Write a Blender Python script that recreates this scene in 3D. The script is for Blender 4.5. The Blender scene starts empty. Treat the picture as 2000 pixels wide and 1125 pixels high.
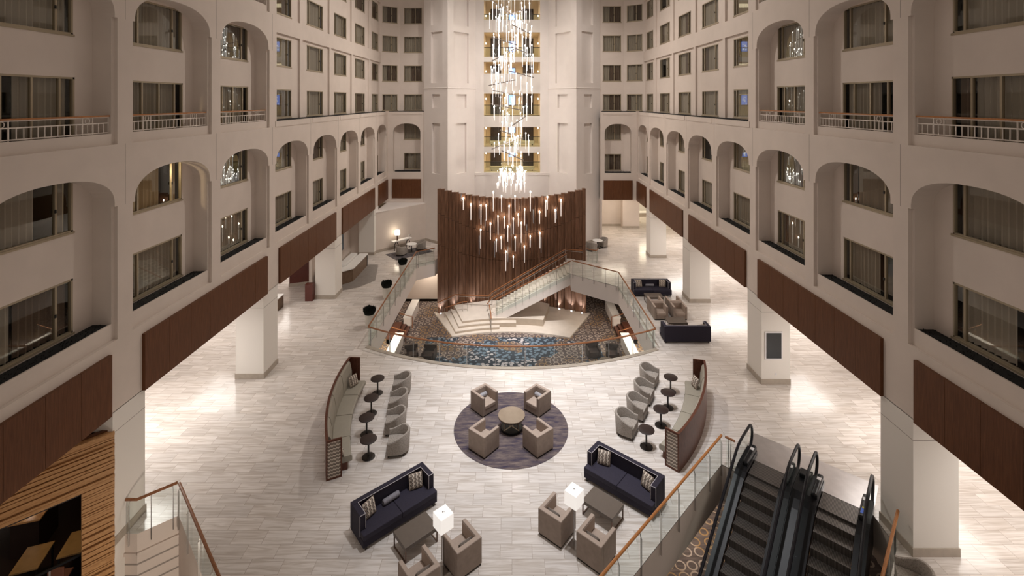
import bpy, bmesh, math, random
from mathutils import Vector, Matrix
from mathutils.geometry import tessellate_polygon

PI = math.pi
S = bpy.context.scene
COL = S.collection
random.seed(11)

# ------------------------------------------------------------------ camera
cam_data = bpy.data.cameras.new('camera')
cam = bpy.data.objects.new('camera', cam_data)
COL.objects.link(cam)
cam.location = (0.0, 0.0, 13.0)
cam.rotation_euler = (PI / 2, 0, 0)
cam_data.sensor_fit = 'HORIZONTAL'
cam_data.sensor_width = 36.0
cam_data.lens = 17.1
cam_data.shift_y = -0.18275
cam_data.clip_end = 400
S.camera = cam

# ------------------------------------------------------------------ view and world
S.view_settings.view_transform = 'Standard'
S.view_settings.look = 'None'
S.view_settings.gamma = 1.0
S.view_settings.use_curve_mapping = False
S.view_settings.exposure = 0.35
world = bpy.data.worlds.new('world')
S.world = world
world.use_nodes = True
_bg = world.node_tree.nodes['Background']
_bg.inputs[0].default_value = (1.0, 0.86, 0.74, 1)
_bg.inputs[1].default_value = 0.25

def area_lamp(name, loc, target, sx, sy, power, col=(1.0, 0.9, 0.8), spread=PI):
    d = bpy.data.lights.new(name, 'AREA')
    d.shape = 'RECTANGLE'; d.size = sx; d.size_y = sy; d.energy = power; d.color = col; d.spread = spread
    o = bpy.data.objects.new(name, d); COL.objects.link(o)
    o.location = loc
    v = Vector(target) - Vector(loc)
    o.rotation_euler = v.to_track_quat('-Z', 'Y').to_euler()
    return o

def spot_lamp(name, loc, target, power, angle, col=(1.0, 0.93, 0.86), blend=0.6, radius=0.15, parent=None):
    d = bpy.data.lights.new(name, 'SPOT')
    d.energy = power; d.color = col; d.spot_size = angle; d.spot_blend = blend; d.shadow_soft_size = radius
    o = bpy.data.objects.new(name, d); COL.objects.link(o)
    o.location = loc
    v = Vector(target) - Vector(loc)
    o.rotation_euler = v.to_track_quat('-Z', 'Y').to_euler()
    return o

def point_lamp(name, loc, power, col=(1.0, 0.93, 0.86), radius=0.3):
    d = bpy.data.lights.new(name, 'POINT')
    d.energy = power; d.color = col; d.shadow_soft_size = radius
    o = bpy.data.objects.new(name, d); COL.objects.link(o); o.location = loc
    return o

# added fill spots, floating out of view above the lobby floor
for y in (16.0, 21.0, 27.0):
    for x, p in ((-4.5, 500), (1.8, 12500)):
        spot_lamp('floor_fill_spot', (x, y, 29.0), (x * 0.9, y + 1, 0), p, math.radians(50 if x < 0 else 37), (0.97, 0.975, 1.0), 0.9, 0.5)
spot_lamp('stage_fill_spot', (0.5, 22.0, 29.0), (-0.5, 37.3, -3.8), 46000, math.radians(17), (1.0, 0.94, 0.89), 0.8, 0.3)  # added spot without a fixture, lifts the stage brightness
# added spots, unmounted and out of view, that brighten the tower
for sx in (-1, 1):
    spot_lamp('tower_fill_spot', (sx * 9.0, 26.0, 30.0), (sx * 3.5, 45.0, 11.0), 4800, math.radians(50), (1.0, 0.93, 0.88), 0.8, 0.4)
for sx in (-1, 1):  # added floating spots to brighten the side walls toward the far end
    spot_lamp('facade_fill_spot', (sx * -6.0, 33.0, 30.0), (sx * 11.6, 30.0, 10.0), 7200, math.radians(75), (1.0, 0.92, 0.84), 0.9, 0.5)
    spot_lamp('facade_fill_spot', (sx * -4.0, 30.0, 30.0), (sx * 10.5, 44.0, 9.0), 4500, math.radians(55), (1.0, 0.92, 0.84), 0.9, 0.5)
# lamps in the two side-aisle ceilings
for sx, lst in ((-1, ((18.7, 470), (27.5, 170), (36.5, 130), (42.5, 110))), (1, ((12.0, 210), (18.7, 250), (27.5, 235), (36.5, 230), (44.0, 220)))):
    for y, p in lst:
        area_lamp('aisle_ceiling_lamp', (sx * 14.9, y, 3.75), (sx * 14.4, y, 0), 3.0, 5.5, p, (1.0, 0.95, 0.90))
# lamps in the lower-level ceiling
for x, y, p in ((-9.8, 33.0, 240), (9.8, 33.0, 240), (5.6, 37.4, 30), (-6.4, 24.0, 40), (6.4, 20.3, 130), (-7.0, 41.0, 50), (0.0, 21.5, 60)):
    area_lamp('lower_ceiling_lamp', (x, y, -1.35), (x, y, -4), 1.5, 1.5, p, (1.0, 0.86, 0.70))
area_lamp('stairwell_fill', (-7.3, 11.6, -0.5), (-10.8, 14.9, -1.6), 0.6, 0.6, 60, (1.0, 0.86, 0.72))  # added fill light to lighten the grooved stairwell wall
area_lamp('restaurant_lamp', (-13.5, 14.3, 2.8), (-13.3, 14.1, -1), 0.5, 0.5, 16, (1.0, 0.72, 0.42))

# ------------------------------------------------------------------ materials
MATS = {}
def nt(name):
    m = bpy.data.materials.new(name); m.use_nodes = True
    t = m.node_tree
    return m, t, t.nodes, t.links, t.nodes['Principled BSDF']

def simple(name, col, rough=0.6, metal=0.0, emit=None, estr=0.0, spec=None, noise=0.0, nscale=8.0, bump=0.0):
    m, t, N, L, b = nt(name)
    b.inputs['Base Color'].default_value = (*col, 1)
    b.inputs['Roughness'].default_value = rough
    b.inputs['Metallic'].default_value = metal
    if spec is not None:
        b.inputs['Specular IOR Level'].default_value = spec
    if emit:
        b.inputs['Emission Color'].default_value = (*emit, 1)
        b.inputs['Emission Strength'].default_value = estr
    if noise > 0 or bump > 0:
        tc = N.new('ShaderNodeTexCoord'); nz = N.new('ShaderNodeTexNoise')
        nz.inputs['Scale'].default_value = nscale; nz.inputs['Detail'].default_value = 5
        L.new(tc.outputs['Object'], nz.inputs['Vector'])
        if noise > 0:
            r = N.new('ShaderNodeMapRange')
            r.inputs['From Min'].default_value = 0.3; r.inputs['From Max'].default_value = 0.7
            r.inputs['To Min'].default_value = 1 - noise; r.inputs['To Max'].default_value = 1 + noise
            L.new(nz.outputs['Fac'], r.inputs['Value'])
            mx = N.new('ShaderNodeVectorMath'); mx.operation = 'SCALE'
            mx.inputs[0].default_value = col
            L.new(r.outputs[0], mx.inputs['Scale'])
            L.new(mx.outputs[0], b.inputs['Base Color'])
        if bump > 0:
            bp = N.new('ShaderNodeBump'); bp.inputs['Strength'].default_value = bump; bp.inputs['Distance'].default_value = 0.01
            L.new(nz.outputs['Fac'], bp.inputs['Height']); L.new(bp.outputs[0], b.inputs['Normal'])
    MATS[name] = m
    return m

def wood(name, c1, c2, grain=(14, 14, 1.2), rough=0.45):
    m, t, N, L, b = nt(name)
    tc = N.new('ShaderNodeTexCoord'); mp = N.new('ShaderNodeMapping')
    mp.inputs['Scale'].default_value = grain
    nz = N.new('ShaderNodeTexNoise'); nz.inputs['Scale'].default_value = 3.0; nz.inputs['Detail'].default_value = 8; nz.inputs['Distortion'].default_value = 0.6
    cr = N.new('ShaderNodeValToRGB')
    cr.color_ramp.elements[0].position = 0.3; cr.color_ramp.elements[0].color = (*c1, 1)
    cr.color_ramp.elements[1].position = 0.7; cr.color_ramp.elements[1].color = (*c2, 1)
    L.new(tc.outputs['Object'], mp.inputs['Vector']); L.new(mp.outputs[0], nz.inputs['Vector'])
    L.new(nz.outputs['Fac'], cr.inputs['Fac']); L.new(cr.outputs['Color'], b.inputs['Base Color'])
    b.inputs['Roughness'].default_value = rough
    b.inputs['Specular IOR Level'].default_value = 0.25
    MATS[name] = m
    return m

def glass(name, tint, refl=0.12, rough=0.0):
    m, t, N, L, b = nt(name)
    N.remove(b)
    out = N['Material Output']
    tr = N.new('ShaderNodeBsdfTransparent'); tr.inputs[0].default_value = (*tint, 1)
    gl = N.new('ShaderNodeBsdfGlossy'); gl.inputs['Roughness'].default_value = rough
    gl.inputs['Color'].default_value = (0.9, 0.95, 0.93, 1)
    lw = N.new('ShaderNodeLayerWeight'); lw.inputs['Blend'].default_value = 0.25
    mr = N.new('ShaderNodeMapRange'); mr.inputs['To Min'].default_value = refl * 0.6; mr.inputs['To Max'].default_value = min(1.0, refl * 3.2)
    mix = N.new('ShaderNodeMixShader')
    L.new(lw.outputs['Fresnel'], mr.inputs['Value']); L.new(mr.outputs[0], mix.inputs[0])
    L.new(tr.outputs[0], mix.inputs[1]); L.new(gl.outputs[0], mix.inputs[2]); L.new(mix.outputs[0], out.inputs[0])
    MATS[name] = m
    return m

simple('plaster', (0.66, 0.575, 0.515), 0.75, noise=0.03, nscale=1.2)
simple('white_plaster', (0.76, 0.70, 0.66), 0.7, noise=0.02, nscale=1.2)
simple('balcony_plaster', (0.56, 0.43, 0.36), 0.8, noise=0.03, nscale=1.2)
simple('joint', (0.30, 0.26, 0.23), 0.9)
simple('column_paint', (0.80, 0.76, 0.71), 0.6)
simple('skirting_stone', (0.42, 0.36, 0.30), 0.4, noise=0.08, nscale=5)
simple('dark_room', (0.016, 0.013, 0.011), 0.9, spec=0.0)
simple('black_planting', (0.006, 0.006, 0.006), 0.9, bump=1.0, nscale=40)
simple('leaf', (0.006, 0.009, 0.005), 0.8)
simple('window_metal', (0.36, 0.30, 0.21), 0.4, 0.3)
simple('tan_handle', (0.02, 0.02, 0.02), 0.5)
simple('curtain', (0.58, 0.54, 0.48), 0.9)
simple('blackout_curtain', (0.24, 0.18, 0.145), 0.9)
simple('lit_curtain', (0.75, 0.62, 0.42), 0.9)
simple('balcony_paint', (0.70, 0.63, 0.57), 0.5)
simple('chrome', (0.62, 0.61, 0.6), 0.22, 1.0)
simple('steel', (0.50, 0.48, 0.46), 0.35, 0.9)
simple('dark_metal', (0.03, 0.026, 0.024), 0.35, 0.4)
simple('black_gloss', (0.010, 0.010, 0.012), 0.34, 0.0, spec=0.2)
simple('bar_metal', (0.24, 0.21, 0.19), 0.4, 0.3)
simple('rubber', (0.010, 0.009, 0.012), 0.42, spec=0.25)
simple('gold', (0.85, 0.74, 0.55), 0.4, 0.25)
simple('navy', (0.017, 0.013, 0.027), 0.85, noise=0.12, nscale=30, bump=0.2)
simple('navy_seat', (0.020, 0.016, 0.032), 0.8, noise=0.15, nscale=25, bump=0.2)
simple('piping', (0.55, 0.52, 0.55), 0.6)
simple('club_fabric', (0.30, 0.235, 0.195), 0.8, noise=0.10, nscale=6, bump=0.15)
simple('club_inner', (0.40, 0.315, 0.26), 0.8, noise=0.04, nscale=12)
simple('olive_leather', (0.33, 0.30, 0.245), 0.5, noise=0.03, nscale=5)
simple('silver_fabric', (0.34, 0.33, 0.35), 0.45, noise=0.2, nscale=30)
simple('grey_fabric', (0.22, 0.21, 0.24), 0.7, noise=0.25, nscale=40)
simple('bronze_fabric', (0.22, 0.185, 0.16), 0.4, noise=0.2, nscale=20)
simple('brown_top', (0.125, 0.098, 0.078), 0.45, noise=0.05, nscale=5)
simple('tan_top', (0.30, 0.23, 0.165), 0.4, noise=0.08, nscale=4)
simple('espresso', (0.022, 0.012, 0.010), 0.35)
simple('white_top', (0.85, 0.83, 0.80), 0.25)
simple('stage_stone', (0.62, 0.56, 0.50), 0.45, noise=0.05, nscale=2)
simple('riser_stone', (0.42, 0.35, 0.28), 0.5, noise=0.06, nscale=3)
simple('pot', (0.72, 0.69, 0.63), 0.35)
simple('lamp_shade', (0.8, 0.77, 0.73), 0.8, emit=(1.0, 0.95, 0.90), estr=0.5)
simple('table_lamp_shade', (0.9, 0.88, 0.84), 0.7, emit=(1.0, 0.86, 0.66), estr=5.0)
simple('bulb', (1, 1, 1), 0.5, emit=(1.0, 0.80, 0.60), estr=40.0)
simple('cool_bulb', (1, 1, 1), 0.5, emit=(1.0, 0.93, 0.86), estr=7.0)
simple('lit_glass_rod', (0.9, 0.88, 0.86), 0.15, emit=(1.0, 0.93, 0.88), estr=0.62)
simple('pendant_rod', (0.75, 0.68, 0.64), 0.1, emit=(1.0, 0.88, 0.78), estr=0.5)
simple('uplight_lens', (1, 1, 1), 0.3, emit=(0.95, 0.95, 1.0), estr=14.0)
simple('lobby_cream', (0.72, 0.60, 0.42), 0.7)
simple('lobby_dark', (0.045, 0.03, 0.025), 0.4, noise=0.3, nscale=3)
simple('lobby_fascia', (0.70, 0.65, 0.60), 0.6)
simple('lobby_bench', (0.60, 0.52, 0.36), 0.6)
simple('screen_blue', (0.05, 0.08, 0.2), 0.3, emit=(0.22, 0.36, 1.0), estr=1.8)
simple('screen_white', (0.8, 0.8, 0.9), 0.3, emit=(0.8, 0.88, 1.0), estr=1.8)
simple('screen_off', (0.012, 0.016, 0.02), 0.15)
simple('white_frame', (0.78, 0.76, 0.78), 0.4)
simple('red_wood', (0.10, 0.022, 0.014), 0.35, noise=0.1, nscale=3)
simple('art_blue', (0.07, 0.10, 0.14), 0.5, noise=0.6, nscale=2.5)
simple('lattice_dark', (0.03, 0.025, 0.02), 0.6)
simple('escalator_comb', (0.52, 0.50, 0.50), 0.32, 0.85, noise=0.08, nscale=3)
simple('sticker_yellow', (0.7, 0.6, 0.05), 0.6)
simple('sticker_blue', (0.02, 0.13, 0.75), 0.5)
simple('rust_leather', (0.16, 0.055, 0.03), 0.6)
simple('table_oak', (0.30, 0.18, 0.07), 0.4, noise=0.15, nscale=5)
simple('rail_bronze', (0.16, 0.10, 0.075), 0.4, 0.5)
wood('panel_wood', (0.090, 0.032, 0.012), (0.142, 0.056, 0.023), (9, 9, 0.6))
wood('slat_wood', (0.095, 0.045, 0.025), (0.25, 0.13, 0.077), (6, 6, 0.3))
wood('handrail_wood', (0.22, 0.085, 0.035), (0.33, 0.145, 0.065), (8, 8, 8), 0.35)
wood('orange_rail_wood', (0.36, 0.14, 0.045), (0.46, 0.20, 0.07), (8, 8, 8), 0.35)
wood('banquette_wood', (0.085, 0.030, 0.018), (0.14, 0.055, 0.034), (6, 6, 2), 0.35)
wood('golden_wood', (0.40, 0.20, 0.08), (0.58, 0.33, 0.15), (3, 3, 12), 0.5)
wood('desk_wood', (0.13, 0.08, 0.05), (0.20, 0.13, 0.085), (6, 6, 1), 0.4)
glass('rail_glass', (0.90, 0.945, 0.925), 0.05)
glass('window_glass', (0.68, 0.66, 0.62), 0.042)

def tub_mat():
    m, t, N, L, b = nt('tub_fabric')
    tc = N.new('ShaderNodeTexCoord'); v = N.new('ShaderNodeTexVoronoi'); v.inputs['Scale'].default_value = 32
    cr = N.new('ShaderNodeValToRGB')
    cr.color_ramp.elements[0].position = 0.15; cr.color_ramp.elements[0].color = (0.20, 0.175, 0.15, 1)
    cr.color_ramp.elements[1].position = 0.55; cr.color_ramp.elements[1].color = (0.34, 0.30, 0.265, 1)
    L.new(tc.outputs['Object'], v.inputs['Vector']); L.new(v.outputs['Distance'], cr.inputs['Fac'])
    L.new(cr.outputs['Color'], b.inputs['Base Color']); b.inputs['Roughness'].default_value = 0.85
    MATS['tub_fabric'] = m
tub_mat()

def math_node(N, L, op, a, b=None, c=None):
    n = N.new('ShaderNodeMath'); n.operation = op
    for i, x in enumerate((a, b, c)):
        if x is None: continue
        if isinstance(x, (int, float)): n.inputs[i].default_value = x
        else: L.new(x, n.inputs[i])
    return n.outputs[0]

def chevron_mat():
    m, t, N, L, b = nt('chevron_cloth')
    uv = N.new('ShaderNodeUVMap'); sp = N.new('ShaderNodeSeparateXYZ'); L.new(uv.outputs[0], sp.inputs[0])
    tri = math_node(N, L, 'PINGPONG', sp.outputs[0], 0.05)
    h = math_node(N, L, 'SUBTRACT', sp.outputs[1], math_node(N, L, 'MULTIPLY', tri, 0.75))
    f = math_node(N, L, 'FRACT', math_node(N, L, 'MULTIPLY', h, 8.5))
    cr = N.new('ShaderNodeValToRGB'); cr.color_ramp.interpolation = 'CONSTANT'
    e = cr.color_ramp.elements
    e[0].position = 0.0; e[0].color = (0.62, 0.54, 0.46, 1)
    e[1].position = 0.34; e[1].color = (0.012, 0.010, 0.012, 1)
    x = e.new(0.50); x.color = (0.30, 0.235, 0.19, 1)
    x = e.new(0.78); x.color = (0.012, 0.010, 0.012, 1)
    x = e.new(0.88); x.color = (0.62, 0.54, 0.46, 1)
    L.new(f, cr.inputs['Fac']); L.new(cr.outputs['Color'], b.inputs['Base Color']); b.inputs['Roughness'].default_value = 0.85
    MATS['chevron_cloth'] = m
chevron_mat()

def floor_mat():
    m, t, N, L, b = nt('floor_tile')
    tc = N.new('ShaderNodeTexCoord')
    br = N.new('ShaderNodeTexBrick')
    br.offset = 0.37; br.offset_frequency = 2; br.squash = 1.0
    br.inputs['Scale'].default_value = 1.0; br.inputs['Brick Width'].default_value = 0.92; br.inputs['Row Height'].default_value = 0.46
    br.inputs['Mortar Size'].default_value = 0.006; br.inputs['Mortar Smooth'].default_value = 0.2; br.inputs['Bias'].default_value = 0.0
    br.inputs['Color1'].default_value = (0.60, 0.57, 0.55, 1); br.inputs['Color2'].default_value = (0.70, 0.665, 0.64, 1); br.inputs['Mortar'].default_value = (0.40, 0.35, 0.31, 1)
    L.new(tc.outputs['Object'], br.inputs['Vector'])
    mp = N.new('ShaderNodeMapping'); mp.inputs['Scale'].default_value = (0.45, 6.0, 1)
    L.new(tc.outputs['Object'], mp.inputs['Vector'])
    # each tile shifts the veins, so they break at the joints
    ad = N.new('ShaderNodeVectorMath'); ad.operation = 'MULTIPLY_ADD'
    L.new(br.outputs['Color'], ad.inputs[0]); ad.inputs[1].default_value = (40, 40, 40); L.new(mp.outputs[0], ad.inputs[2])
    nz = N.new('ShaderNodeTexNoise'); nz.inputs['Scale'].default_value = 1.6; nz.inputs['Detail'].default_value = 7; nz.inputs['Distortion'].default_value = 1.2
    L.new(ad.outputs[0], nz.inputs['Vector'])
    cr = N.new('ShaderNodeValToRGB')
    cr.color_ramp.elements[0].position = 0.34; cr.color_ramp.elements[0].color = (0.80, 0.745, 0.69, 1)
    cr.color_ramp.elements[1].position = 0.60; cr.color_ramp.elements[1].color = (1.08, 1.06, 1.04, 1)
    L.new(nz.outputs['Fac'], cr.inputs['Fac'])
    mx = N.new('ShaderNodeMix'); mx.data_type = 'RGBA'; mx.blend_type = 'MULTIPLY'; mx.inputs['Factor'].default_value = 1.0
    L.new(br.outputs['Color'], mx.inputs['A']); L.new(cr.outputs['Color'], mx.inputs['B'])
    L.new(mx.outputs['Result'], b.inputs['Base Color'])
    b.inputs['Roughness'].default_value = 0.15
    b.inputs['Specular IOR Level'].default_value = 0.45
    nb = N.new('ShaderNodeTexNoise'); nb.inputs['Scale'].default_value = 2.2
    L.new(tc.outputs['Object'], nb.inputs['Vector'])
    bp = N.new('ShaderNodeBump'); bp.inputs['Strength'].default_value = 0.06; bp.inputs['Distance'].default_value = 0.05
    L.new(nb.outputs['Fac'], bp.inputs['Height']); L.new(bp.outputs[0], b.inputs['Normal'])
    MATS['floor_tile'] = m
floor_mat()
simple('dark_tile', (0.26, 0.235, 0.215), 0.3, noise=0.1, nscale=3)

def carpet_mat():
    m, t, N, L, b = nt('carpet')
    tc = N.new('ShaderNodeTexCoord')
    def ring(scale, lo, hi, dist):
        v = N.new('ShaderNodeTexVoronoi'); v.inputs['Scale'].default_value = scale; v.inputs['Randomness'].default_value = dist
        L.new(tc.outputs['Object'], v.inputs['Vector'])
        a = math_node(N, L, 'GREATER_THAN', v.outputs['Distance'], lo)
        c = math_node(N, L, 'LESS_THAN', v.outputs['Distance'], hi)
        return math_node(N, L, 'MULTIPLY', a, c), v
    nz = N.new('ShaderNodeTexNoise'); nz.inputs['Scale'].default_value = 0.55; nz.inputs['Detail'].default_value = 2
    L.new(tc.outputs['Object'], nz.inputs['Vector'])
    nf = N.new('ShaderNodeTexNoise'); nf.inputs['Scale'].default_value = 3.0; nf.inputs['Detail'].default_value = 6
    mp = N.new('ShaderNodeMapping'); mp.inputs['Scale'].default_value = (0.5, 3, 1); L.new(tc.outputs['Object'], mp.inputs['Vector']); L.new(mp.outputs[0], nf.inputs['Vector'])
    base = N.new('ShaderNodeValToRGB')
    base.color_ramp.elements[0].position = 0.3; base.color_ramp.elements[0].color = (0.055, 0.042, 0.042, 1)
    base.color_ramp.elements[1].position = 0.7; base.color_ramp.elements[1].color = (0.15, 0.115, 0.105, 1)
    L.new(nf.outputs['Fac'], base.inputs['Fac'])
    r, v = ring(2.1, 0.33, 0.44, 0.25)
    colr = N.new('ShaderNodeValToRGB'); colr.color_ramp.interpolation = 'LINEAR'
    colr.color_ramp.elements[0].position = 0.47; colr.color_ramp.elements[0].color = (0.40, 0.33, 0.285, 1)
    colr.color_ramp.elements[1].position = 0.56; colr.color_ramp.elements[1].color = (0.31, 0.19, 0.085, 1)
    L.new(nz.outputs['Fac'], colr.inputs['Fac'])
    def mix(f, a, c):
        x = N.new('ShaderNodeMix'); x.data_type = 'RGBA'; L.new(f, x.inputs['Factor'])
        for s, k in ((a, 'A'), (c, 'B')):
            if isinstance(s, tuple): x.inputs[k].default_value = (*s, 1)
            else: L.new(s, x.inputs[k])
        return x.outputs['Result']
    c = mix(r, base.outputs['Color'], colr.outputs['Color'])
    # flower beds, blue and white, in the middle of the carpet
    sp = N.new('ShaderNodeSeparateXYZ'); L.new(tc.outputs['Object'], sp.inputs[0])
    nb = N.new('ShaderNodeTexNoise'); nb.inputs['Scale'].default_value = 0.42; nb.inputs['Detail'].default_value = 3
    L.new(tc.outputs['Object'], nb.inputs['Vector'])
    dy = math_node(N, L, 'ABSOLUTE', math_node(N, L, 'SUBTRACT', sp.outputs[1], 32.0))
    inb = math_node(N, L, 'LESS_THAN', dy, 3.6)
    dx = math_node(N, L, 'LESS_THAN', math_node(N, L, 'ABSOLUTE', sp.outputs[0]), 6.2)
    bed = math_node(N, L, 'MULTIPLY', math_node(N, L, 'MULTIPLY', math_node(N, L, 'GREATER_THAN', nb.outputs['Fac'], 0.485), inb), dx)
    v2 = N.new('ShaderNodeTexVoronoi'); v2.inputs['Scale'].default_value = 3.6; L.new(tc.outputs['Object'], v2.inputs['Vector'])
    pet = math_node(N, L, 'LESS_THAN', v2.outputs['Distance'], 0.46)
    nb2 = N.new('ShaderNodeTexNoise'); nb2.inputs['Scale'].default_value = 0.6; L.new(tc.outputs['Object'], nb2.inputs['Vector'])
    wsel = math_node(N, L, 'GREATER_THAN', nb2.outputs['Fac'], 0.53)
    petc = mix(wsel, (0.14, 0.195, 0.25), (0.46, 0.43, 0.44))
    bedc = mix(pet, (0.03, 0.04, 0.056), petc)
    c = mix(bed, c, bedc)
    L.new(c, b.inputs['Base Color']); b.inputs['Roughness'].default_value = 0.95
    MATS['carpet'] = m
carpet_mat()

def rug_mat(name, c1, c2, c3, sc):
    m, t, N, L, b = nt(name)
    tc = N.new('ShaderNodeTexCoord'); mp = N.new('ShaderNodeMapping'); mp.inputs['Scale'].default_value = sc
    L.new(tc.outputs['Object'], mp.inputs['Vector'])
    nz = N.new('ShaderNodeTexNoise'); nz.inputs['Scale'].default_value = 1.5; nz.inputs['Detail'].default_value = 9; nz.inputs['Roughness'].default_value = 0.65
    L.new(mp.outputs[0], nz.inputs['Vector'])
    cr = N.new('ShaderNodeValToRGB')
    cr.color_ramp.elements[0].position = 0.36; cr.color_ramp.elements[0].color = (*c1, 1)
    cr.color_ramp.elements[1].position = 0.66; cr.color_ramp.elements[1].color = (*c3, 1)
    x = cr.color_ramp.elements.new(0.5); x.color = (*c2, 1)
    L.new(nz.outputs['Fac'], cr.inputs['Fac']); L.new(cr.outputs['Color'], b.inputs['Base Color']); b.inputs['Roughness'].default_value = 0.95
    MATS[name] = m
rug_mat('round_rug', (0.040, 0.031, 0.058), (0.105, 0.080, 0.084), (0.20, 0.155, 0.14), (1.0, 4.5, 1))
rug_mat('grey_rug', (0.07, 0.062, 0.075), (0.12, 0.105, 0.11), (0.2, 0.18, 0.17), (2, 2, 1))

def step_mat():
    m, t, N, L, b = nt('step_metal')
    tc = N.new('ShaderNodeTexCoord'); w = N.new('ShaderNodeTexWave'); w.bands_direction = 'X'
    w.inputs['Scale'].default_value = 9.0
    L.new(tc.outputs['Object'], w.inputs['Vector'])
    cr = N.new('ShaderNodeValToRGB')
    cr.color_ramp.elements[0].color = (0.035, 0.03, 0.028, 1); cr.color_ramp.elements[1].color = (0.17, 0.15, 0.135, 1)
    L.new(w.outputs['Fac'], cr.inputs['Fac']); L.new(cr.outputs['Color'], b.inputs['Base Color'])
    b.inputs['Metallic'].default_value = 0.5; b.inputs['Roughness'].default_value = 0.4
    MATS['step_metal'] = m
step_mat()

# ------------------------------------------------------------------ mesh helpers
class MB:
    def __init__(s):
        s.v = []; s.f = []; s.m = []; s.cur = 0
    def mat(s, i): s.cur = i; return s
    def quad(s, *pts):
        b = len(s.v); s.v += [tuple(p) for p in pts]; s.f.append(tuple(range(b, b + len(pts)))); s.m.append(s.cur); return s
    def box(s, x0, x1, y0, y1, z0, z1, M=None):
        P = [(x0, y0, z0), (x1, y0, z0), (x1, y1, z0), (x0, y1, z0), (x0, y0, z1), (x1, y0, z1), (x1, y1, z1), (x0, y1, z1)]
        if M is not None: P = [tuple(M @ Vector(p)) for p in P]
        b = len(s.v); s.v += P
        for f in ((3, 2, 1, 0), (4, 5, 6, 7), (0, 1, 5, 4), (1, 2, 6, 5), (2, 3, 7, 6), (3, 0, 4, 7)):
            s.f.append(tuple(b + i for i in f)); s.m.append(s.cur)
        return s
    def bar(s, a, b_, w, h, up=(0, 0, 1)):
        """a box section w wide, h high along the segment a-b (centred)"""
        a = Vector(a); b_ = Vector(b_); d = (b_ - a).normalized(); u = Vector(up)
        side = d.cross(u)
        if side.length < 1e-4: side = d.cross(Vector((1, 0, 0)))
        side.normalize(); u2 = side.cross(d).normalized()
        P = []
        for p in (a, b_):
            for sx, sz in ((-1, -1), (1, -1), (1, 1), (-1, 1)):
                P.append(tuple(p + side * (sx * w / 2) + u2 * (sz * h / 2)))
        b = len(s.v); s.v += P
        for f in ((3, 2, 1, 0), (4, 5, 6, 7), (0, 1, 5, 4), (1, 2, 6, 5), (2, 3, 7, 6), (3, 0, 4, 7)):
            s.f.append(tuple(b + i for i in f)); s.m.append(s.cur)
        return s
    def tube(s, pts, r, n=8, cap=True, closed=False):
        pts = [Vector(p) for p in pts]; rings = []
        k = len(pts)
        rr = r if isinstance(r, (list, tuple)) else [r] * k
        prev = None
        for i, p in enumerate(pts):
            if closed: d = (pts[(i + 1) % k] - pts[i - 1]).normalized()
            else: d = (pts[min(i + 1, k - 1)] - pts[max(i - 1, 0)]).normalized()
            if prev is None:
                a = d.cross(Vector((0, 0, 1)))
                if a.length < 1e-3: a = d.cross(Vector((1, 0, 0)))
            else:
                a = prev - d * prev.dot(d)
            a.normalize(); prev = a; c = d.cross(a)
            b = len(s.v)
            for j in range(n):
                t = 2 * PI * j / n
                s.v.append(tuple(p + a * (math.cos(t) * rr[i]) + c * (math.sin(t) * rr[i])))
            rings.append(b)
        R = range(k if closed else k - 1)
        for i in R:
            A = rings[i]; B = rings[(i + 1) % k]
            for j in range(n):
                s.f.append((A + j, A + (j + 1) % n, B + (j + 1) % n, B + j)); s.m.append(s.cur)
        if cap and not closed:
            s.f.append(tuple(rings[0] + j for j in reversed(range(n)))); s.m.append(s.cur)
            s.f.append(tuple(rings[-1] + j for j in range(n))); s.m.append(s.cur)
        return s
    def lathe(s, prof, n=32, c=(0, 0), sx=1.0, sy=1.0):
        rings = []
        for r, z in prof:
            b = len(s.v)
            for j in range(n):
                t = 2 * PI * j / n
                s.v.append((c[0] + math.cos(t) * r * sx, c[1] + math.sin(t) * r * sy, z))
            rings.append(b)
        for A, B in zip(rings, rings[1:]):
            for j in range(n):
                s.f.append((A + j, A + (j + 1) % n, B + (j + 1) % n, B + j)); s.m.append(s.cur)
        s.f.append(tuple(rings[0] + j for j in reversed(range(n)))); s.m.append(s.cur)
        s.f.append(tuple(rings[-1] + j for j in range(n))); s.m.append(s.cur)
        return s
    def prism(s, poly, z0, z1, M=None, bottom=True):
        n = len(poly)
        P = [(x, y, z0) for x, y in poly] + [(x, y, z1) for x, y in poly]
        if M is not None: P = [tuple(M @ Vector(p)) for p in P]
        b = len(s.v); s.v += P
        for i in range(n):
            j = (i + 1) % n
            s.f.append((b + i, b + j, b + n + j, b + n + i)); s.m.append(s.cur)
        s.f.append(tuple(b + n + i for i in range(n))); s.m.append(s.cur)
        if bottom:
            s.f.append(tuple(b + i for i in reversed(range(n)))); s.m.append(s.cur)
        return s
    def holed(s, loops, fn):
        """flat polygon with holes; loops are lists of 2-D points, fn maps a point to 3-D"""
        vec = [[Vector((p[0], p[1], 0)) for p in l] for l in loops]
        tri = tessellate_polygon(vec)
        b = len(s.v)
        for l in loops: s.v += [tuple(fn(p)) for p in l]
        for t in tri:
            s.f.append(tuple(b + i for i in t)); s.m.append(s.cur)
        return s
    def strip(s, A, B, closed=False):
        n = len(A); b = len(s.v)
        s.v += [tuple(p) for p in A] + [tuple(p) for p in B]
        for i in range(n if closed else n - 1):
            j = (i + 1) % n
            s.f.append((b + i, b + j, b + n + j, b + n + i)); s.m.append(s.cur)
        return s
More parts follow.
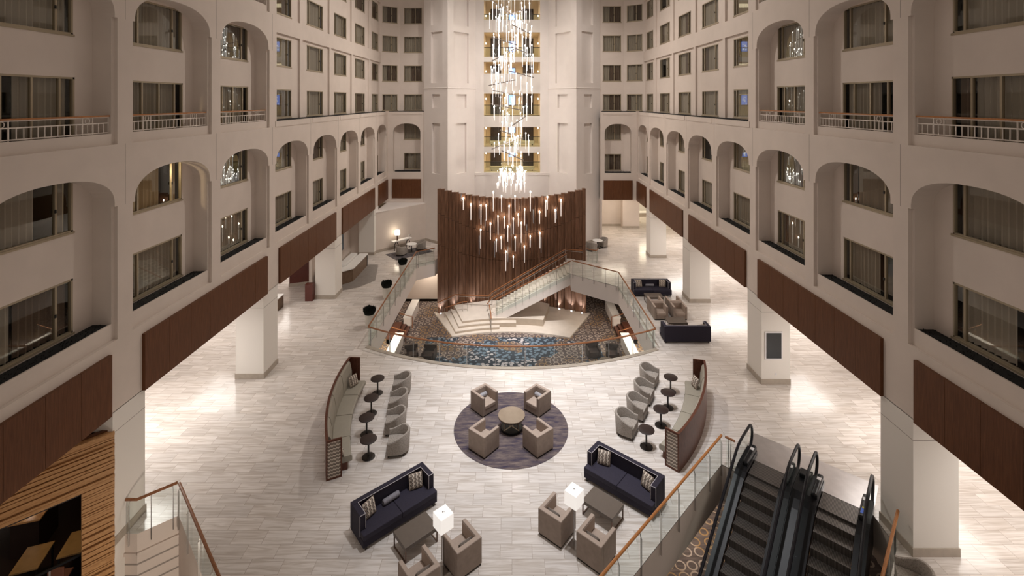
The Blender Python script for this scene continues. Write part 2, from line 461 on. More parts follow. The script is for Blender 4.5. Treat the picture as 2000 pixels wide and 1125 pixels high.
    def build(s, name, mats, parent=None, smooth=False, bevel=0.0, seg=2, uv=None, subd=0):
        me = bpy.data.meshes.new(name)
        bm = bmesh.new()
        vs = [bm.verts.new(p) for p in s.v]
        for f, mi in zip(s.f, s.m):
            try:
                fc = bm.faces.new([vs[i] for i in f]); fc.material_index = mi
            except ValueError:
                pass
        if bevel > 0 or smooth or subd:
            bmesh.ops.remove_doubles(bm, verts=bm.verts, dist=1e-5)
        if bevel > 0:
            bmesh.ops.bevel(bm, geom=list(bm.edges), offset=bevel, segments=seg, profile=0.5, affect='EDGES', clamp_overlap=True)
        bmesh.ops.recalc_face_normals(bm, faces=bm.faces)
        if uv:
            lay = bm.loops.layers.uv.new('UVMap')
            for fc in bm.faces:
                for lp in fc.loops:
                    lp[lay].uv = uv(lp.vert.co)
        if smooth:
            for fc in bm.faces: fc.smooth = True
        bm.to_mesh(me); bm.free()
        for mm in (mats if isinstance(mats, (list, tuple)) else [mats]):
            me.materials.append(MATS[mm])
        if smooth:
            try: me.set_sharp_from_angle(angle=math.radians(38))
            except Exception: pass
        o = bpy.data.objects.new(name, me); COL.objects.link(o)
        if parent is not None: o.parent = parent
        if subd:
            md = o.modifiers.new('subd', 'SUBSURF'); md.levels = subd; md.render_levels = subd
        return o

def tag(o, label=None, cat=None, group=None, kind=None):
    if label: o['label'] = label
    if cat: o['category'] = cat
    if group: o['group'] = group
    if kind: o['kind'] = kind
    return o

def thing(name, label, cat, loc=(0, 0, 0), rz=0.0, group=None, kind=None):
    o = bpy.data.objects.new(name, None); COL.objects.link(o)
    o.empty_display_size = 0.2
    o.location = loc; o.rotation_euler = (0, 0, rz)
    return tag(o, label, cat, group, kind)

def struct(o, label=None):
    o['kind'] = 'structure'
    if label: o['label'] = label
    return o

def kids(o):
    return [c for c in o.children]

def dup(root, loc, rz, label=None, group=None):
    r = root.copy(); COL.objects.link(r); r.location = loc; r.rotation_euler = (0, 0, rz)
    if label: r['label'] = label
    if group: r['group'] = group
    for ch in kids(root):
        c = ch.copy(); COL.objects.link(c); c.parent = r
        for g in kids(ch):
            d = g.copy(); COL.objects.link(d); d.parent = c
    return r

_trim = [0]
def trim_name():
    _trim[0] += 1
    return 'trim_%d' % _trim[0]

# ================================================================== THE SETTING
FLOOR_HOLES = {}
def arc_pts(p0, p1, sag, n, side):
    """points on a circular arc from p0 to p1; side=+1 bulges to the left of the direction p0->p1"""
    p0 = Vector(p0); p1 = Vector(p1); c = (p1 - p0).length; d = (p1 - p0) / c
    nrm = Vector((-d.y, d.x)) * side
    R = (c * c / 4 + sag * sag) / (2 * sag)
    cen = (p0 + p1) / 2 - nrm * (R - sag)
    a = math.asin(min(1, c / 2 / R))
    out = []
    for i in range(n + 1):
        t = -a + 2 * a * i / n
        out.append(cen + nrm * (R * math.cos(t)) + d * (R * math.sin(t)))
    return out, cen, R

FRONT_ARC = [tuple(p) for p in arc_pts((-7.63, 25.8), (7.54, 25.55), 1.95, 28, -1)[0]]
PIT = FRONT_ARC + [(7.45, 34.0), (4.45, 36.5), (4.5, 40.7), (0, 41.6), (-6.1, 40.4), (-6.25, 39.65), (-7.6, 38.6)]
ESC_N = Vector((0.743, -0.669)); ESC_A = Vector((-0.669, -0.743)); ESC_O = Vector((8.78, 17.58))
def esc_pt(n, s): return ESC_O + ESC_N * n + ESC_A * s
EP = [(7.5, 17.4), (7.84, 17.06), tuple(esc_pt(-0.45, 0.0)), tuple(esc_pt(3.45, 0.0)), (11.2, 14.15), (6.3, 9.2), (0.2, 9.2), (-0.45, 9.6)]
LP = [(-4.0, 8.9), (-10.45, 15.25), (-11.25, 14.6), (-12.3, 14.6), (-12.3, 15.35), (-17.4, 18.95), (-17.4, 8.9)]
OUTER = [(-17.5, 8.6), (17.5, 8.6), (17.5, 62), (-17.5, 62)]

b = MB()
b.holed([OUTER, PIT, EP, LP], lambda p: (p[0], p[1], 0.0))
struct(b.build('floor', 'floor_tile'), 'polished cream stone tile floor of the lobby')
# slab edges: the white fascia round each opening, and the ceiling of the level below
def fascia(name, poly, z0, mats='white_plaster', label=None):
    b = MB()
    A = [(x, y, -0.02) for x, y in poly]; B = [(x, y, z0) for x, y in poly]
    b.strip(A, B, closed=True)
    return struct(b.build(name, mats), label)
fascia('trim_fascia_1', PIT, -1.25, label='white slab edge round the sunken lounge')
fascia('trim_fascia_2', EP, -1.25, 'plaster', label='beige slab edge round the escalator opening')
b = MB()
b.holed([OUTER, PIT, EP, LP], lambda p: (p[0], p[1], -1.25))
struct(b.build('ceiling_lower', 'white_plaster'), 'white ceiling of the level below the lobby')
# pale stone kerb under the glass along the curved front edge
b = MB()
inn = FRONT_ARC; cx, cy = 0.0, 40.2
def off(p, d, c=(0.0, 39.6)):
    v = Vector((p[0] - c[0], p[1] - c[1])); return Vector(p) + v.normalized() * d
outp = [off(p, 0.22) for p in inn]
A = [(p[0], p[1], 0.035) for p in inn]; B = [(p[0], p[1], 0.035) for p in outp]
b.strip(A, B); b.strip(B, [(p[0], p[1], 0.0) for p in outp]); b.strip(A, [(p[0], p[1], -0.12) for p in inn])
struct(b.build(trim_name(), 'skirting_stone'), 'curved stone kerb along the front of the sunken lounge')

# lower level floor and walls
b = MB().quad((-18, 8, -4.3), (18, 8, -4.3), (18, 62, -4.3), (-18, 62, -4.3))
struct(b.build('floor_lower', 'carpet'), 'patterned grey carpet with gold rings and blue flower beds')
b = MB()
b.box(-9.4, -6.1, 42.0, 42.2, -4.3, -1.25); b.box(-9.6, -9.4, 38.5, 42.2, -4.3, -1.25)
b.box(6.1, 10.2, 44.2, 44.4, -4.3, -1.25); b.box(-18, -9.6, 44.2, 44.4, -4.3, -1.25); b.box(10.2, 18, 44.2, 44.4, -4.3, -1.25)
b.box(-6.1, 6.1, 43.2, 43.4, -4.3, -1.25)
struct(b.build('wall_lower_back', 'plaster'), 'plain wall at the back of the lower level')
b = MB()
b.box(-18.1, -18, 8, 62, -4.3, 0); b.box(18, 18.1, 8, 62, -4.3, 0)
struct(b.build('wall_lower_sides', 'plaster'))
b = MB()
b.box(-9.4, -6.1, 41.97, 42.0, -4.3, -4.1)
struct(b.build('baseboard_lower', 'dark_room'))

XW = {-1: 11.62, 1: 11.45}
YS = {-1: 1.0, 1: 0.981}
SIDE = {-1: 'left', 1: 'right'}
def W(side, y, d, z): return (side * (XW[side] + d), y * YS[side], z)

D = 0.66           # depth of the arcade in front of the window wall
PITCH = 4.49
def bay(k): y0 = 15.0 + PITCH * k; return y0, y0 + 3.72
Z1S, Z1I, Z1A = 5.98, 9.9, 10.87      # lower tier: ledge, impost, apex
Z2S, Z2I, Z2A = 11.72, 15.45, 16.42
Z3S = 17.25
YEND = 45.5

def arch_hole(y0, y1, zl, zi, za, e=0.1, n=20):
    pts = [(y0 - e, zl), (y1 + e, zl), (y1 + e, zi), (y1, zi)]
    zc = zi + 0.12; cy = (y0 + y1) / 2; a = (y1 - y0) / 2; h = za - zc
    for i in range(n + 1):
        t = PI * i / n
        ct, st = math.cos(t), math.sin(t)
        pts.append((cy + a * math.copysign(abs(ct) ** 0.85, ct), zc + h * abs(st) ** 0.92))
    pts += [(y0, zi), (y0 - e, zi)]
    return pts

win_rects = {-1: [], 1: []}
def window_spec(side):
    out = []
    F = {2: 7.28, 3: 10.1, 4: 12.86, 5: 15.6, 6: 18.36, 7: 21.1}
    for k in range(-1, 7):
        y0, y1 = bay(k)
        if k == 6: y1 = 45.2
        c = (y0 + y1) / 2
        w = 2.47 if k < 6 else 2.0
        for f in (2, 3):
            out.append((c, w, F[f] - 0.76, F[f] + 0.76, 'w', k, f))
        if k <= 1:
            out.append((c, w + 0.1, 11.62, 13.66, 'd', k, 4))
            out.append((c, w, F[5] - 0.76, F[5] + 0.76, 'w', k, 5))
            if k == 1: out.append((c, w + 0.1, 17.1, 19.1, 'd', k, 6))
        elif k < 6 or True:
            for f in (4, 5, 6, 7):
                if F[f] - 0.76 < 13 + 0.2075 * (c + 1.3) * YS[side] and k < 7:
                    out.append((c - 0.0, w, F[f] - 0.76, F[f] + 0.76, 'w', k, f))
    return out

SPEC = {s: window_spec(s) for s in (-1, 1)}

for side in (-1, 1):
    nm = SIDE[side]
    # ---- outer layer: lower tier
    holes = []
    for k in range(-1, 7):
        y0, y1 = bay(k)
        if k == 6: y1 = 45.0
        holes.append(arch_hole(y0, y1, Z1S, Z1I, Z1A))
    b = MB()
    outer = [(3, 3.9), (YEND, 3.9), (YEND, 12.0), (24.02, 12.0), (24.02, 24.0), (3, 24.0)]
    up = [arch_hole(*bay(k), Z2S, Z2I, Z2A) for k in (-1, 0, 1)]
    up += [arch_hole(*bay(k), Z3S, Z2I + 5.5, Z2A + 5.5) for k in (-1, 0, 1)]
    b.holed([outer] + holes + up, lambda p: W(side, p[0], 0, p[1]))
    for h in holes + up:
        b.strip([W(side, p[0], 0, p[1]) for p in h], [W(side, p[0], D if p[1] > Z1S + 0.01 and p[1] not in (Z2S, Z3S) else D, p[1]) for p in h], closed=True)
    # inner jamb strips and inner parapets (a hand's breadth behind the face)
    for k in range(-1, 7):
        y0, y1 = bay(k)
        if k == 6: y1 = 45.0
        tiers = [(Z1S, Z1I, 6.47)]
        if k <= 1: tiers += [(Z2S, Z2I, 12.04), (Z3S, Z2I + 5.5, 17.55)]
        for zl, zi, zp in tiers:
            for a0, a1 in ((y0 - 0.1, y0), (y1, y1 + 0.1)):
                b.strip([W(side, a0, 0.1, zl), W(side, a1, 0.1, zl)], [W(side, a0, 0.1, zi), W(side, a1, 0.1, zi)])
                ai = a1 if a0 < y0 else a0
                b.strip([W(side, ai, 0.1, zl), W(side, ai, D, zl)], [W(side, ai, 0.1, zi), W(side, ai, D, zi)])
            P = [W(side, y0, 0.1, zl), W(side, y1, 0.1, zl)]; Q = [W(side, y0, 0.1, zp), W(side, y1, 0.1, zp)]
            b.strip(P, Q)
            Rr = [W(side, y0, 0.15, zp), W(side, y1, 0.15, zp)]; b.strip(Q, Rr)
            Tt = [W(side, y0, 0.15, zp - 0.5), W(side, y1, 0.15, zp - 0.5)]; b.strip(Rr, Tt)
    # ledge over the lower tier beyond the tall arcade, end cap of the tall arcade
    b.quad(W(side, 24.02, 0, 12.0), W(side, YEND, 0, 12.0), W(side, YEND, 0.14, 12.0), W(side, 24.02, 0.14, 12.0))
    b.quad(W(side, 24.02, 0.14, 12.0), W(side, YEND, 0.14, 12.0), W(side, YEND, 0.14, 11.7), W(side, 24.02, 0.14, 11.7))
    b.quad(W(side, 24.02, 0, 12.0), W(side, 24.02, D, 12.0), W(side, 24.02, D, 24), W(side, 24.02, 0, 24))
    # soffit at the foot of the facade
    b.quad(W(side, 3, 0, 3.9), W(side, YEND, 0, 3.9), W(side, YEND, D, 3.9), W(side, 3, D, 3.9))
    struct(b.build('wall_' + nm, 'plaster'), 'pale plaster arcade with tall arched openings')
    # shallow raised parapet blocks under the ledge
    b = MB()
    for k in range(2, 7):
        y0, y1 = bay(k)
        if k == 6: y1 = 45.0
        b.prism([(W(side, y0 - .1, -0.03, 0)[0], W(side, y0 - .1, 0, 0)[1]), (W(side, y1 + .1, -0.03, 0)[0], W(side, y1 + .1, 0, 0)[1]), (W(side, y1 + .1, 0.02, 0)[0], W(side, y1 + .1, 0, 0)[1]), (W(side, y0 - .1, 0.02, 0)[0], W(side, y0 - .1, 0, 0)[1])], 11.72, 12.0)
    struct(b.build(trim_name(), 'plaster'))
    # ---- window wall with openings for the windows
    b = MB()
    rects = []
    for c, w, za, zb, t, k, f in SPEC[side]:
        rects.append([(c - w / 2, za), (c + w / 2, za), (c + w / 2, zb), (c - w / 2, zb)])
    b.holed([[(3, 3.9), (45.1, 3.9), (45.1, 24.0), (3, 24.0)]] + rects, lambda p: W(side, p[0], D, p[1]))
    for r in rects:
        b.strip([W(side, p[0], D, p[1]) for p in r], [W(side, p[0], D + 0.12, p[1]) for p in r], closed=True)
    struct(b.build('wall_%s_windows' % nm, 'balcony_plaster' if False else 'plaster'), 'recessed plaster wall carrying the room windows')
    # partitions between balconies
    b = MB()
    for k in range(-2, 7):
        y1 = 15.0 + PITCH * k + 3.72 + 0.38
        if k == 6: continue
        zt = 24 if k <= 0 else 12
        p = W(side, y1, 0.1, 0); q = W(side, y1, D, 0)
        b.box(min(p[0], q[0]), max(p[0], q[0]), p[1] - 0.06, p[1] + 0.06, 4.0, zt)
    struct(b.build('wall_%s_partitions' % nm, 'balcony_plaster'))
    # floors of balconies
    b = MB()
    for z in (11.55, 17.05):
        p = W(side, 3, 0.1, 0); q = W(side, 24.0, D, 0)
        b.box(min(p[0], q[0]), max(p[0], q[0]), p[1], q[1], z - 0.15, z)
    struct(b.build('floor_balcony_' + nm, 'plaster'))
    # dark rooms behind
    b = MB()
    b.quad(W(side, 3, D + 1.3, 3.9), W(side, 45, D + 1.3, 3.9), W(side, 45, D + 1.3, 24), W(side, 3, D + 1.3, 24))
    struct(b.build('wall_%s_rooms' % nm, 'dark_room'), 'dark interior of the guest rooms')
    # pilaster strips and flush bands on the upper wall beyond the tall arcade
    b = MB()
    for k in range(2, 7):
        yb = 15.0 + PITCH * k - 0.385
        if k == 2: continue
        p = W(side, yb - 0.17, D - 0.12, 0); q = W(side, yb + 0.17, D, 0)
        b.box(min(p[0], q[0]), max(p[0], q[0]), p[1], q[1], 11.8, 24)
    for za, zb in ((16.55, 17.45), (22.05, 22.95)):
        p = W(side, 24.02, D - 0.124, 0); q = W(side, 45.1, D, 0)
        b.box(min(p[0], q[0]), max(p[0], q[0]), p[1], q[1], za, zb)
    struct(b.build(trim_name(), 'plaster'))
    # dark planting strip behind the ledge
    b = MB()
    p = W(side, 24.05, 0.14, 0); q = W(side, 45.2, D - 0.13, 0)
    b.box(min(p[0], q[0]), max(p[0], q[0]), p[1], q[1], 11.6, 12.05)
    struct(b.build(trim_name(), 'black_planting'), 'dark planting strip behind the %s facade ledge' % nm)
    # joints in the plaster
    b = MB()
    for k in range(-1, 7):
        yb = 15.0 + PITCH * k - 0.385
        for za, zb in ((9.9, 11.72), (15.45, 17.2)) if k <= 2 else ((9.9, 12.0),):
            p = W(side, yb - 0.008, -0.003, 0); q = W(side, yb + 0.008, 0.01, 0)
            b.box(min(p[0], q[0]), max(p[0], q[0]), p[1], q[1], za, zb)
    struct(b.build(trim_name(), 'joint'))

    # ---- columns of the ground floor
    for i, (ya, yb) in enumerate(((14.15, 15.4), (22.75, 24.1), (31.95, 33.25), (41.0, 42.3))):
        p = W(side, ya, 0.0, 0); q = W(side, yb, 0.7 if side < 0 and i == 0 else 1.3, 0)
        x0, x1 = min(p[0], q[0]), max(p[0], q[0])
        b = MB().box(x0, x1, p[1], q[1], -0.02 if not (side < 0 and i == 0) else -4.3, 3.92)
        struct(b.build('column_%s_%d' % (nm, i + 1), 'column_paint'), 'square white column on the %s of the lobby' % nm)
        b = MB().box(x0 - 0.03, x1 + 0.03, p[1] - 0.03, q[1] + 0.03, 0, 0.24)
        struct(b.build('baseboard_%s_%d' % (nm, i + 1), 'skirting_stone'))
        b = MB().box(x0 - 0.002, x1 + 0.002, p[1] - 0.002, q[1] + 0.002, 3.30, 3.315)
        struct(b.build(trim_name(), 'joint'))
    # aisle ceiling, outer wall
    b = MB()
    p = W(side, 3, D, 0); q = (side * 17.5,)
    b.box(min(p[0], q[0]), max(p[0], q[0]), 3, 60, 3.9, 4.0)
    struct(b.build('ceiling_' + nm, 'white_plaster'))
    b = MB()
    if side > 0: b.box(17.4, 17.6, 8.6, 60, 0, 3.95)
    else: b.box(-17.6, -17.4, 14.6, 60, 0, 3.95)
    struct(b.build('wall_%s_aisle' % nm, 'plaster'))
    # ---- dark wood fascia panels between the columns
    for ya, yb in ((8.0, 14.02), (15.28, 22.95), (24.2, 31.95), (33.15, 40.95), (42.2, 45.25)):
        b = MB()
        n = max(1, round((yb - ya) / 1.08)); st = (yb - ya) / n
        for i in range(n):
            p = W(side, ya + i * st + (0.006 if i else 0), -0.10, 0); q = W(side, ya + (i + 1) * st - (0.006 if i < n - 1 else 0), 0.0, 0)
            b.box(min(p[0], q[0]), max(p[0], q[0]), p[1], q[1], 3.9, 5.68)
        struct(b.build(trim_name(), 'panel_wood'), 'dark walnut fascia panelling above the %s aisle' % nm)

# ---- end walls beside the tower, lower tier
for side in (-1, 1):
    nm = SIDE[side]
    xa, xb = 8.1, XW[side] + D
    oy = YEND * YS[side]
    hx0, hx1 = (8.57, 11.12) if side < 0 else (8.5, 10.95)
    b = MB()
    hole = arch_hole(hx0, hx1, 6.35, Z1I, Z1A + 0.02, e=0.0)
    fn = lambda p, d=0.0: (side * p[0], oy + d, p[1])
    b.holed([[(xa, 3.45 if side < 0 else 3.88), (xb, 3.45 if side < 0 else 3.88), (xb, 12.0), (xa, 12.0)], hole], fn)
    b.strip([fn(p) for p in hole], [fn(p, 0.6) for p in hole], closed=True)
    b.quad(fn((xa, 12)), fn((xb, 12)), fn((xb, 12), 0.14), fn((xa, 12), 0.14))
    b.box(min(side * 8.4, side * (xb - 1.1)), max(side * 8.4, side * (xb - 1.1)), oy - 0.03, oy, 11.72, 12.0)
    struct(b.build('wall_end_' + nm, 'plaster'))
    p0, p1 = (8.5, 11.2) if side < 0 else (8.4, 11.05)
    b = MB()
    for i in range(3):
        st = (p1 - p0) / 3
        xs = sorted((side * (p0 + i * st + 0.005), side * (p0 + (i + 1) * st - 0.005)))
        b.box(xs[0], xs[1], oy - 0.09, oy, 3.92, 5.70)
    struct(b.build(trim_name(), 'panel_wood'), 'dark walnut panel beneath the end arch')
    b = MB().box(min(side * 8.3, side * 12.2), max(side * 8.3, side * 12.2), oy + 0.14, oy + 0.6, 11.6, 12.05)
    struct(b.build(trim_name(), 'black_planting'), 'dark planting strip on the end ledge beside the tower')

# end window walls (both tiers) with a canted corner
F = {2: 7.28, 3: 10.1, 4: 12.86, 5: 15.6, 6: 18.36, 7: 21.1}
END = {}
for side in (-1, 1):
    s = YS[side]; X = XW[side] + D
    c0 = Vector((side * X, 45.1 * s)); c1 = Vector((side * (X - 1.62), 46.35 * s)); e1 = Vector((side * 8.1, 46.35 * s))
    END[side] = (c0, c1, e1)
    for q, (a, e) in enumerate(((c0, c1), (c1, e1))):
        L = (e - a).length; d = (e - a) / L
        nrm = Vector((-d.y, d.x)) * (1 if side < 0 else -1)
        fn = lambda p, dd=0.0: (a.x + d.x * p[0] + nrm.x * dd, a.y + d.y * p[0] + nrm.y * dd, p[1])
        rects = []
        w = 1.5 if q == 0 else 1.72
        cc = L / 2 if q == 0 else (L / 2 - 0.05)
        for f in (4, 5, 6, 7) if q == 0 else (2, 3, 4, 5, 6, 7):
            rects.append([(cc - w / 2, F[f] - .76), (cc + w / 2, F[f] - .76), (cc + w / 2, F[f] + .76), (cc - w / 2, F[f] + .76)])
        b = MB().holed([[(0, 4), (L, 4), (L, 24), (0, 24)]] + rects, fn)
        for r in rects:
            b.strip([fn(p) for p in r], [fn(p, 0.12) for p in r], closed=True)
        b.quad(fn((-0.2, 4), 1.0), fn((L + .2, 4), 1.0), fn((L + .2, 24), 1.0), fn((-.2, 24), 1.0))
        struct(b.build('wall_%s_%s' % ('corner' if q == 0 else 'back', nm), 'plaster'))

# ---- windows
def make_window(w, h, kind, var, lit=False):
    """local: X along the wall, Z up from the sill, +Y into the room"""
    fr = MB()
    t = 0.055
    for x0, x1, z0, z1 in ((-w / 2, w / 2, 0, t), (-w / 2, w / 2, h - t, h), (-w / 2, -w / 2 + t, 0, h), (w / 2 - t, w / 2, 0, h)):
        fr.box(x0, x1, -0.03, 0.06, z0, z1)
    fr.box(-w / 2 - 0.04, w / 2 + 0.04, -0.05, 0.0, -0.045, 0.012)
    muls = (-0.36, 0.30) if kind == 'w' else (-0.27, 0.03, 0.33)
    if w < 2: muls = (0.12,)
    for m in muls:
        fr.box(m * w - 0.03, m * w + 0.03, -0.02, 0.05, t, h - t)
    gl = MB().quad((-w / 2 + .05, 0.02, .05), (w / 2 - .05, 0.02, .05), (w / 2 - .05, 0.02, h - .05), (-w / 2 + .05, 0.02, h - .05))
    cur = []
    spans = {0: ((-0.49, 0.49, 0),), 1: ((-0.49, -0.12, 0), (-0.1, 0.49, 1)), 2: ((-0.49, 0.12, 0), (0.36, 0.49, 0)), 3: ((-0.49, -0.3, 1), (-0.28, 0.49, 0)), 4: ((-0.1, 0.49, 0),)}[var]
    for a, c, ty in spans:
        m = MB(); n = max(6, int((c - a) * w / 0.035)); A = []; B = []
        for i in range(n + 1):
            x = (a + (c - a) * i / n) * w
            y = 0.19 + 0.045 * math.sin(i * 1.25 + a * 9) + 0.012 * math.sin(i * 0.47)
            A.append((x, y, 0.02)); B.append((x, y * 0.8 + 0.03, h - 0.03))
        m.strip(A, B); cur.append((m, 'lit_curtain' if lit else ('curtain' if ty == 0 else 'blackout_curtain')))
    lk = MB().box(muls[-1] * w - 0.05, muls[-1] * w - 0.01, -0.05, -0.02, h * 0.42, h * 0.42 + 0.09)
    return fr, gl, cur, lk

WINPROTO = {}
_wn = [0]
ORD = ['first', 'second', 'third', 'fourth', 'fifth', 'sixth', 'seventh', 'eighth', 'ninth', 'tenth']
def place_window(loc, rz, w, h, kind, var, label, lit=False):
    key = (round(w, 2), round(h, 2), kind, var, lit)
    _wn[0] += 1
    nm = 'window_%d' % _wn[0]
    if key not in WINPROTO:
        root = thing(nm, label, 'window', loc, rz, kind='structure')
        fr, gl, cur, lk = make_window(w, h, kind, var, lit)
        fr.build('window_frame', 'window_metal', root)
        gl.build('pane', 'window_glass', root)
        for m, mt in cur: m.build('curtain', mt, root, smooth=True)
        lk.build('latch', 'tan_handle', root)
        WINPROTO[key] = root
        return root
    r = dup(WINPROTO[key], loc, rz, label)
    r.name = nm
    return r

rw = random.Random(5)
FLOORNAME = {2: 'lowest row', 3: 'second row up', 4: 'third row up', 5: 'fourth row up', 6: 'fifth row up', 7: 'sixth row up'}
for side in (-1, 1):
    for c, w, za, zb, t, k, f in SPEC[side]:
        var = rw.choice([0, 0, 0, 1, 1, 2, 3, 0, 4] if side < 0 else [0, 0, 1, 1, 2, 3, 0, 0, 4])
        lit = side < 0 and k == 0 and f == 3
        if lit: var = 2
        lab = '%s of bay %s from the entrance end, %s, %s facade' % ('lamp-lit bronze-framed window' if lit else ('bronze-framed balcony doors' if t == 'd' else 'bronze-framed window with grey curtains'), ORD[k + 1], FLOORNAME[f], SIDE[side])
        p = W(side, c, D + 0.03, za)
        place_window(p, -side * PI / 2, w, zb - za, t, var, lab, lit)
    c0, c1, e1 = END[side]
    for q, (a, e) in enumerate(((c0, c1), (c1, e1))):
        L = (e - a).length; d = (e - a) / L
        ang = math.atan2(d.y, d.x) if side < 0 else math.atan2(-d.y, -d.x)
        nrm = Vector((-d.y, d.x)) * (1 if side < 0 else -1)
        w = 1.5 if q == 0 else 1.72
        cc = L / 2 if q == 0 else (L / 2 - 0.05)
        for f in (4, 5, 6, 7) if q == 0 else (2, 3, 4, 5, 6, 7):
            p = a + d * cc + nrm * 0.03
            var = rw.choice([0, 0, 1, 3])
            place_window((p.x, p.y, F[f] - .76), ang, w, 1.52, 'e', var,
                         'narrow bronze-framed window %s, %s, %s wing' % ('on the canted corner' if q == 0 else 'on the end wall by the tower', FLOORNAME[f], SIDE[side]))
# the one lit room
point_lamp('bedroom_lamp', (-13.0, 16.4, 10.3), 90, (1.0, 0.80, 0.5), 0.1)

# window planters in the lower arcade
pl0 = None
for side in (-1, 1):
    for k in range(-1, 7):
        y0, y1 = bay(k)
        if k == 6: y1 = 45.0
        L = (y1 - y0) * YS[side] - 0.02
        lab = 'black planting trough in the %s arch from the entrance end, %s facade' % (ORD[k + 1], SIDE[side])
        p = W(side, (y0 + y1) / 2, 0.40, 6.02)
        t = thing('window_planter', lab, 'planter', p, 0, 'planting troughs in the arches')
        MB().box(-0.24, 0.24, -L / 2, L / 2, 0, 0.42).build('trough', 'black_gloss', t)
        fo = MB(); rr = random.Random(k * 7 + side)
        for i in range(int(L * 55)):
            x = rr.uniform(-0.22, 0.22); y = rr.uniform(-L / 2, L / 2); h = rr.uniform(0.01, 0.06)
            fo.quad((x - 0.02, y, 0.42), (x + 0.02, y, 0.42), (x + rr.uniform(-.02, .02), y + 0.02, 0.42 + h))
        fo.box(-0.235, 0.235, -L / 2 + .01, L / 2 - .01, 0.40, 0.43)
        fo.build('foliage', 'black_planting', t)
    oy = YEND * YS[side]
    t = thing('window_planter', 'black planting trough in the end arch beside the tower, %s wing' % SIDE[side], 'planter', (side * 9.8, oy + 0.35, 6.2), 0, 'planting troughs in the arches')
    MB().box(-1.2, 1.2, -0.18, 0.18, 0, 0.25).build('trough', 'black_gloss', t)
    fo = MB(); rr = random.Random(99 + side)
    for i in range(90):
        x = rr.uniform(-1.2, 1.2); y = rr.uniform(-0.16, 0.16)
        fo.quad((x - 0.03, y, 0.24), (x + 0.03, y, 0.24), (x, y + 0.02, 0.24 + rr.uniform(0.02, 0.07)))
    fo.build('foliage', 'black_planting', t)

# balcony railings of the upper arcade
def balcony_railing(side, k, z):
    y0, y1 = bay(k); L = (y1 - y0) * YS[side] - 0.01
    lab = '%s balcony railing with wooden rail, %s bay of the %s facade' % ('white' if z < 14 else 'topmost white', ['nearest', 'second', 'third'][k + 1], SIDE[side])
    p = W(side, (y0 + y1) / 2, 0.18, z)
    t = thing('balcony_railing', lab, 'railing', p, 0, 'balcony railings')
    MB().box(-0.05, 0.05, -L / 2, L / 2, 0.50, 0.54).build('handrail', 'orange_rail_wood', t, bevel=0.008)
    b = MB()
    b.box(-0.015, 0.015, -L / 2, L / 2, 0.02, 0.05); b.box(-0.015, 0.015, -L / 2, L / 2, 0.30, 0.33)
    b.box(-0.015, 0.015, -L / 2, L / 2, 0.47, 0.50)
    for y in (-L / 2 + .02, L / 2 - .02, -L / 2 + 0.55, -L / 2 + 0.87, L / 2 - 0.55, L / 2 - 0.87):
        b.box(-0.014, 0.014, y - 0.012, y + 0.012, 0, 0.5)
    b.build('rail_frame', 'balcony_paint', t)
    n = 21; o = None
    for i in range(1, n):
        if o is None: o = MB().box(-0.009, 0.009, -0.009, 0.009, 0.04, 0.31).build('baluster', 'balcony_paint', t)
        else: o = o.copy(); COL.objects.link(o)
        o.location = (0, -L / 2 + L * i / n, 0)
    for y in (-L / 2 + 0.71, L / 2 - 0.71):
        MB().tube([(0, y + 0.075 * math.cos(a), 0.40 + 0.075 * math.sin(a)) for a in [2 * PI * i / 20 for i in range(20)]], 0.011, 6, closed=True).build('ring', 'balcony_paint', t, smooth=True)
for side in (-1, 1):
    for k in (-1, 0, 1): balcony_railing(side, k, 12.04)
    balcony_railing(side, 1, 17.55)

# ================================================================== THE TOWER
b = MB()
TP = [(-8.2, 45.4), (-5.74, 43.35), (-3.47, 46.4), (-2.68, 46.4)]
TPr = [(-x, y) for x, y in TP]
def panel_cut(x0, x1, z0, z1, a, e, t0, t1):
    pass
for poly in (TP, TPr):
    A = [(x, y, -1.25) for x, y in poly]; B = [(x, y, 26) for x, y in poly]
    for i in range(len(poly) - 1):
        a = Vector(poly[i]); e = Vector(poly[i + 1]); L = (e - a).length; d = (e - a) / L
        nr = Vector((-d.y, d.x))
        if nr.y < 0: nr = -nr           # into the tower
        fn = lambda p, dd=0.0: (a.x + d.x * p[0] + nr.x * dd, a.y + d.y * p[0] + nr.y * dd, p[1])
        holes = []
        if i < 2:
            if i == 0: h0, h1 = 0.30 * L, 0.78 * L
            else: h0, h1 = 0.20 * L, 0.74 * L
            g0, g1 = (0.34 * L, 0.68 * L) if i == 0 else (0.30 * L, 0.66 * L)
            for x0, x1, z0, z1 in ((g0, g1, 6.35, 10.95), (g0, g1, 12.35, 13.6), (h0, h1, 14.65, 19.3), (h0, h1, 19.95, 25)):
                holes.append([(x0, z0), (x1, z0), (x1, z1), (x0, z1)])
        b.holed([[(0, -1.25), (L, -1.25), (L, 26), (0, 26)]] + holes, fn)
        for h in holes:
            b.strip([fn(p) for p in h], [fn(p, 0.22) for p in h], closed=True)
            b.quad(*[fn(p, 0.22) for p in h])
        if i < 2:
            # cornice breaks
            for z0, z1 in ((14.12, 14.2),):
                P = [fn((0, z0), -0.05), fn((L, z0), -0.05), fn((L, z1), -0.05), fn((0, z1), -0.05)]
                b.quad(*P); b.quad(P[3], P[2], fn((L, z1 + .03)), fn((0, z1 + .03))); b.quad(P[0], P[1], fn((L, z0 - .03)), fn((0, z0 - .03)))
struct(b.build('wall_tower', 'white_plaster'), 'tall white faceted lift tower with inset panels')
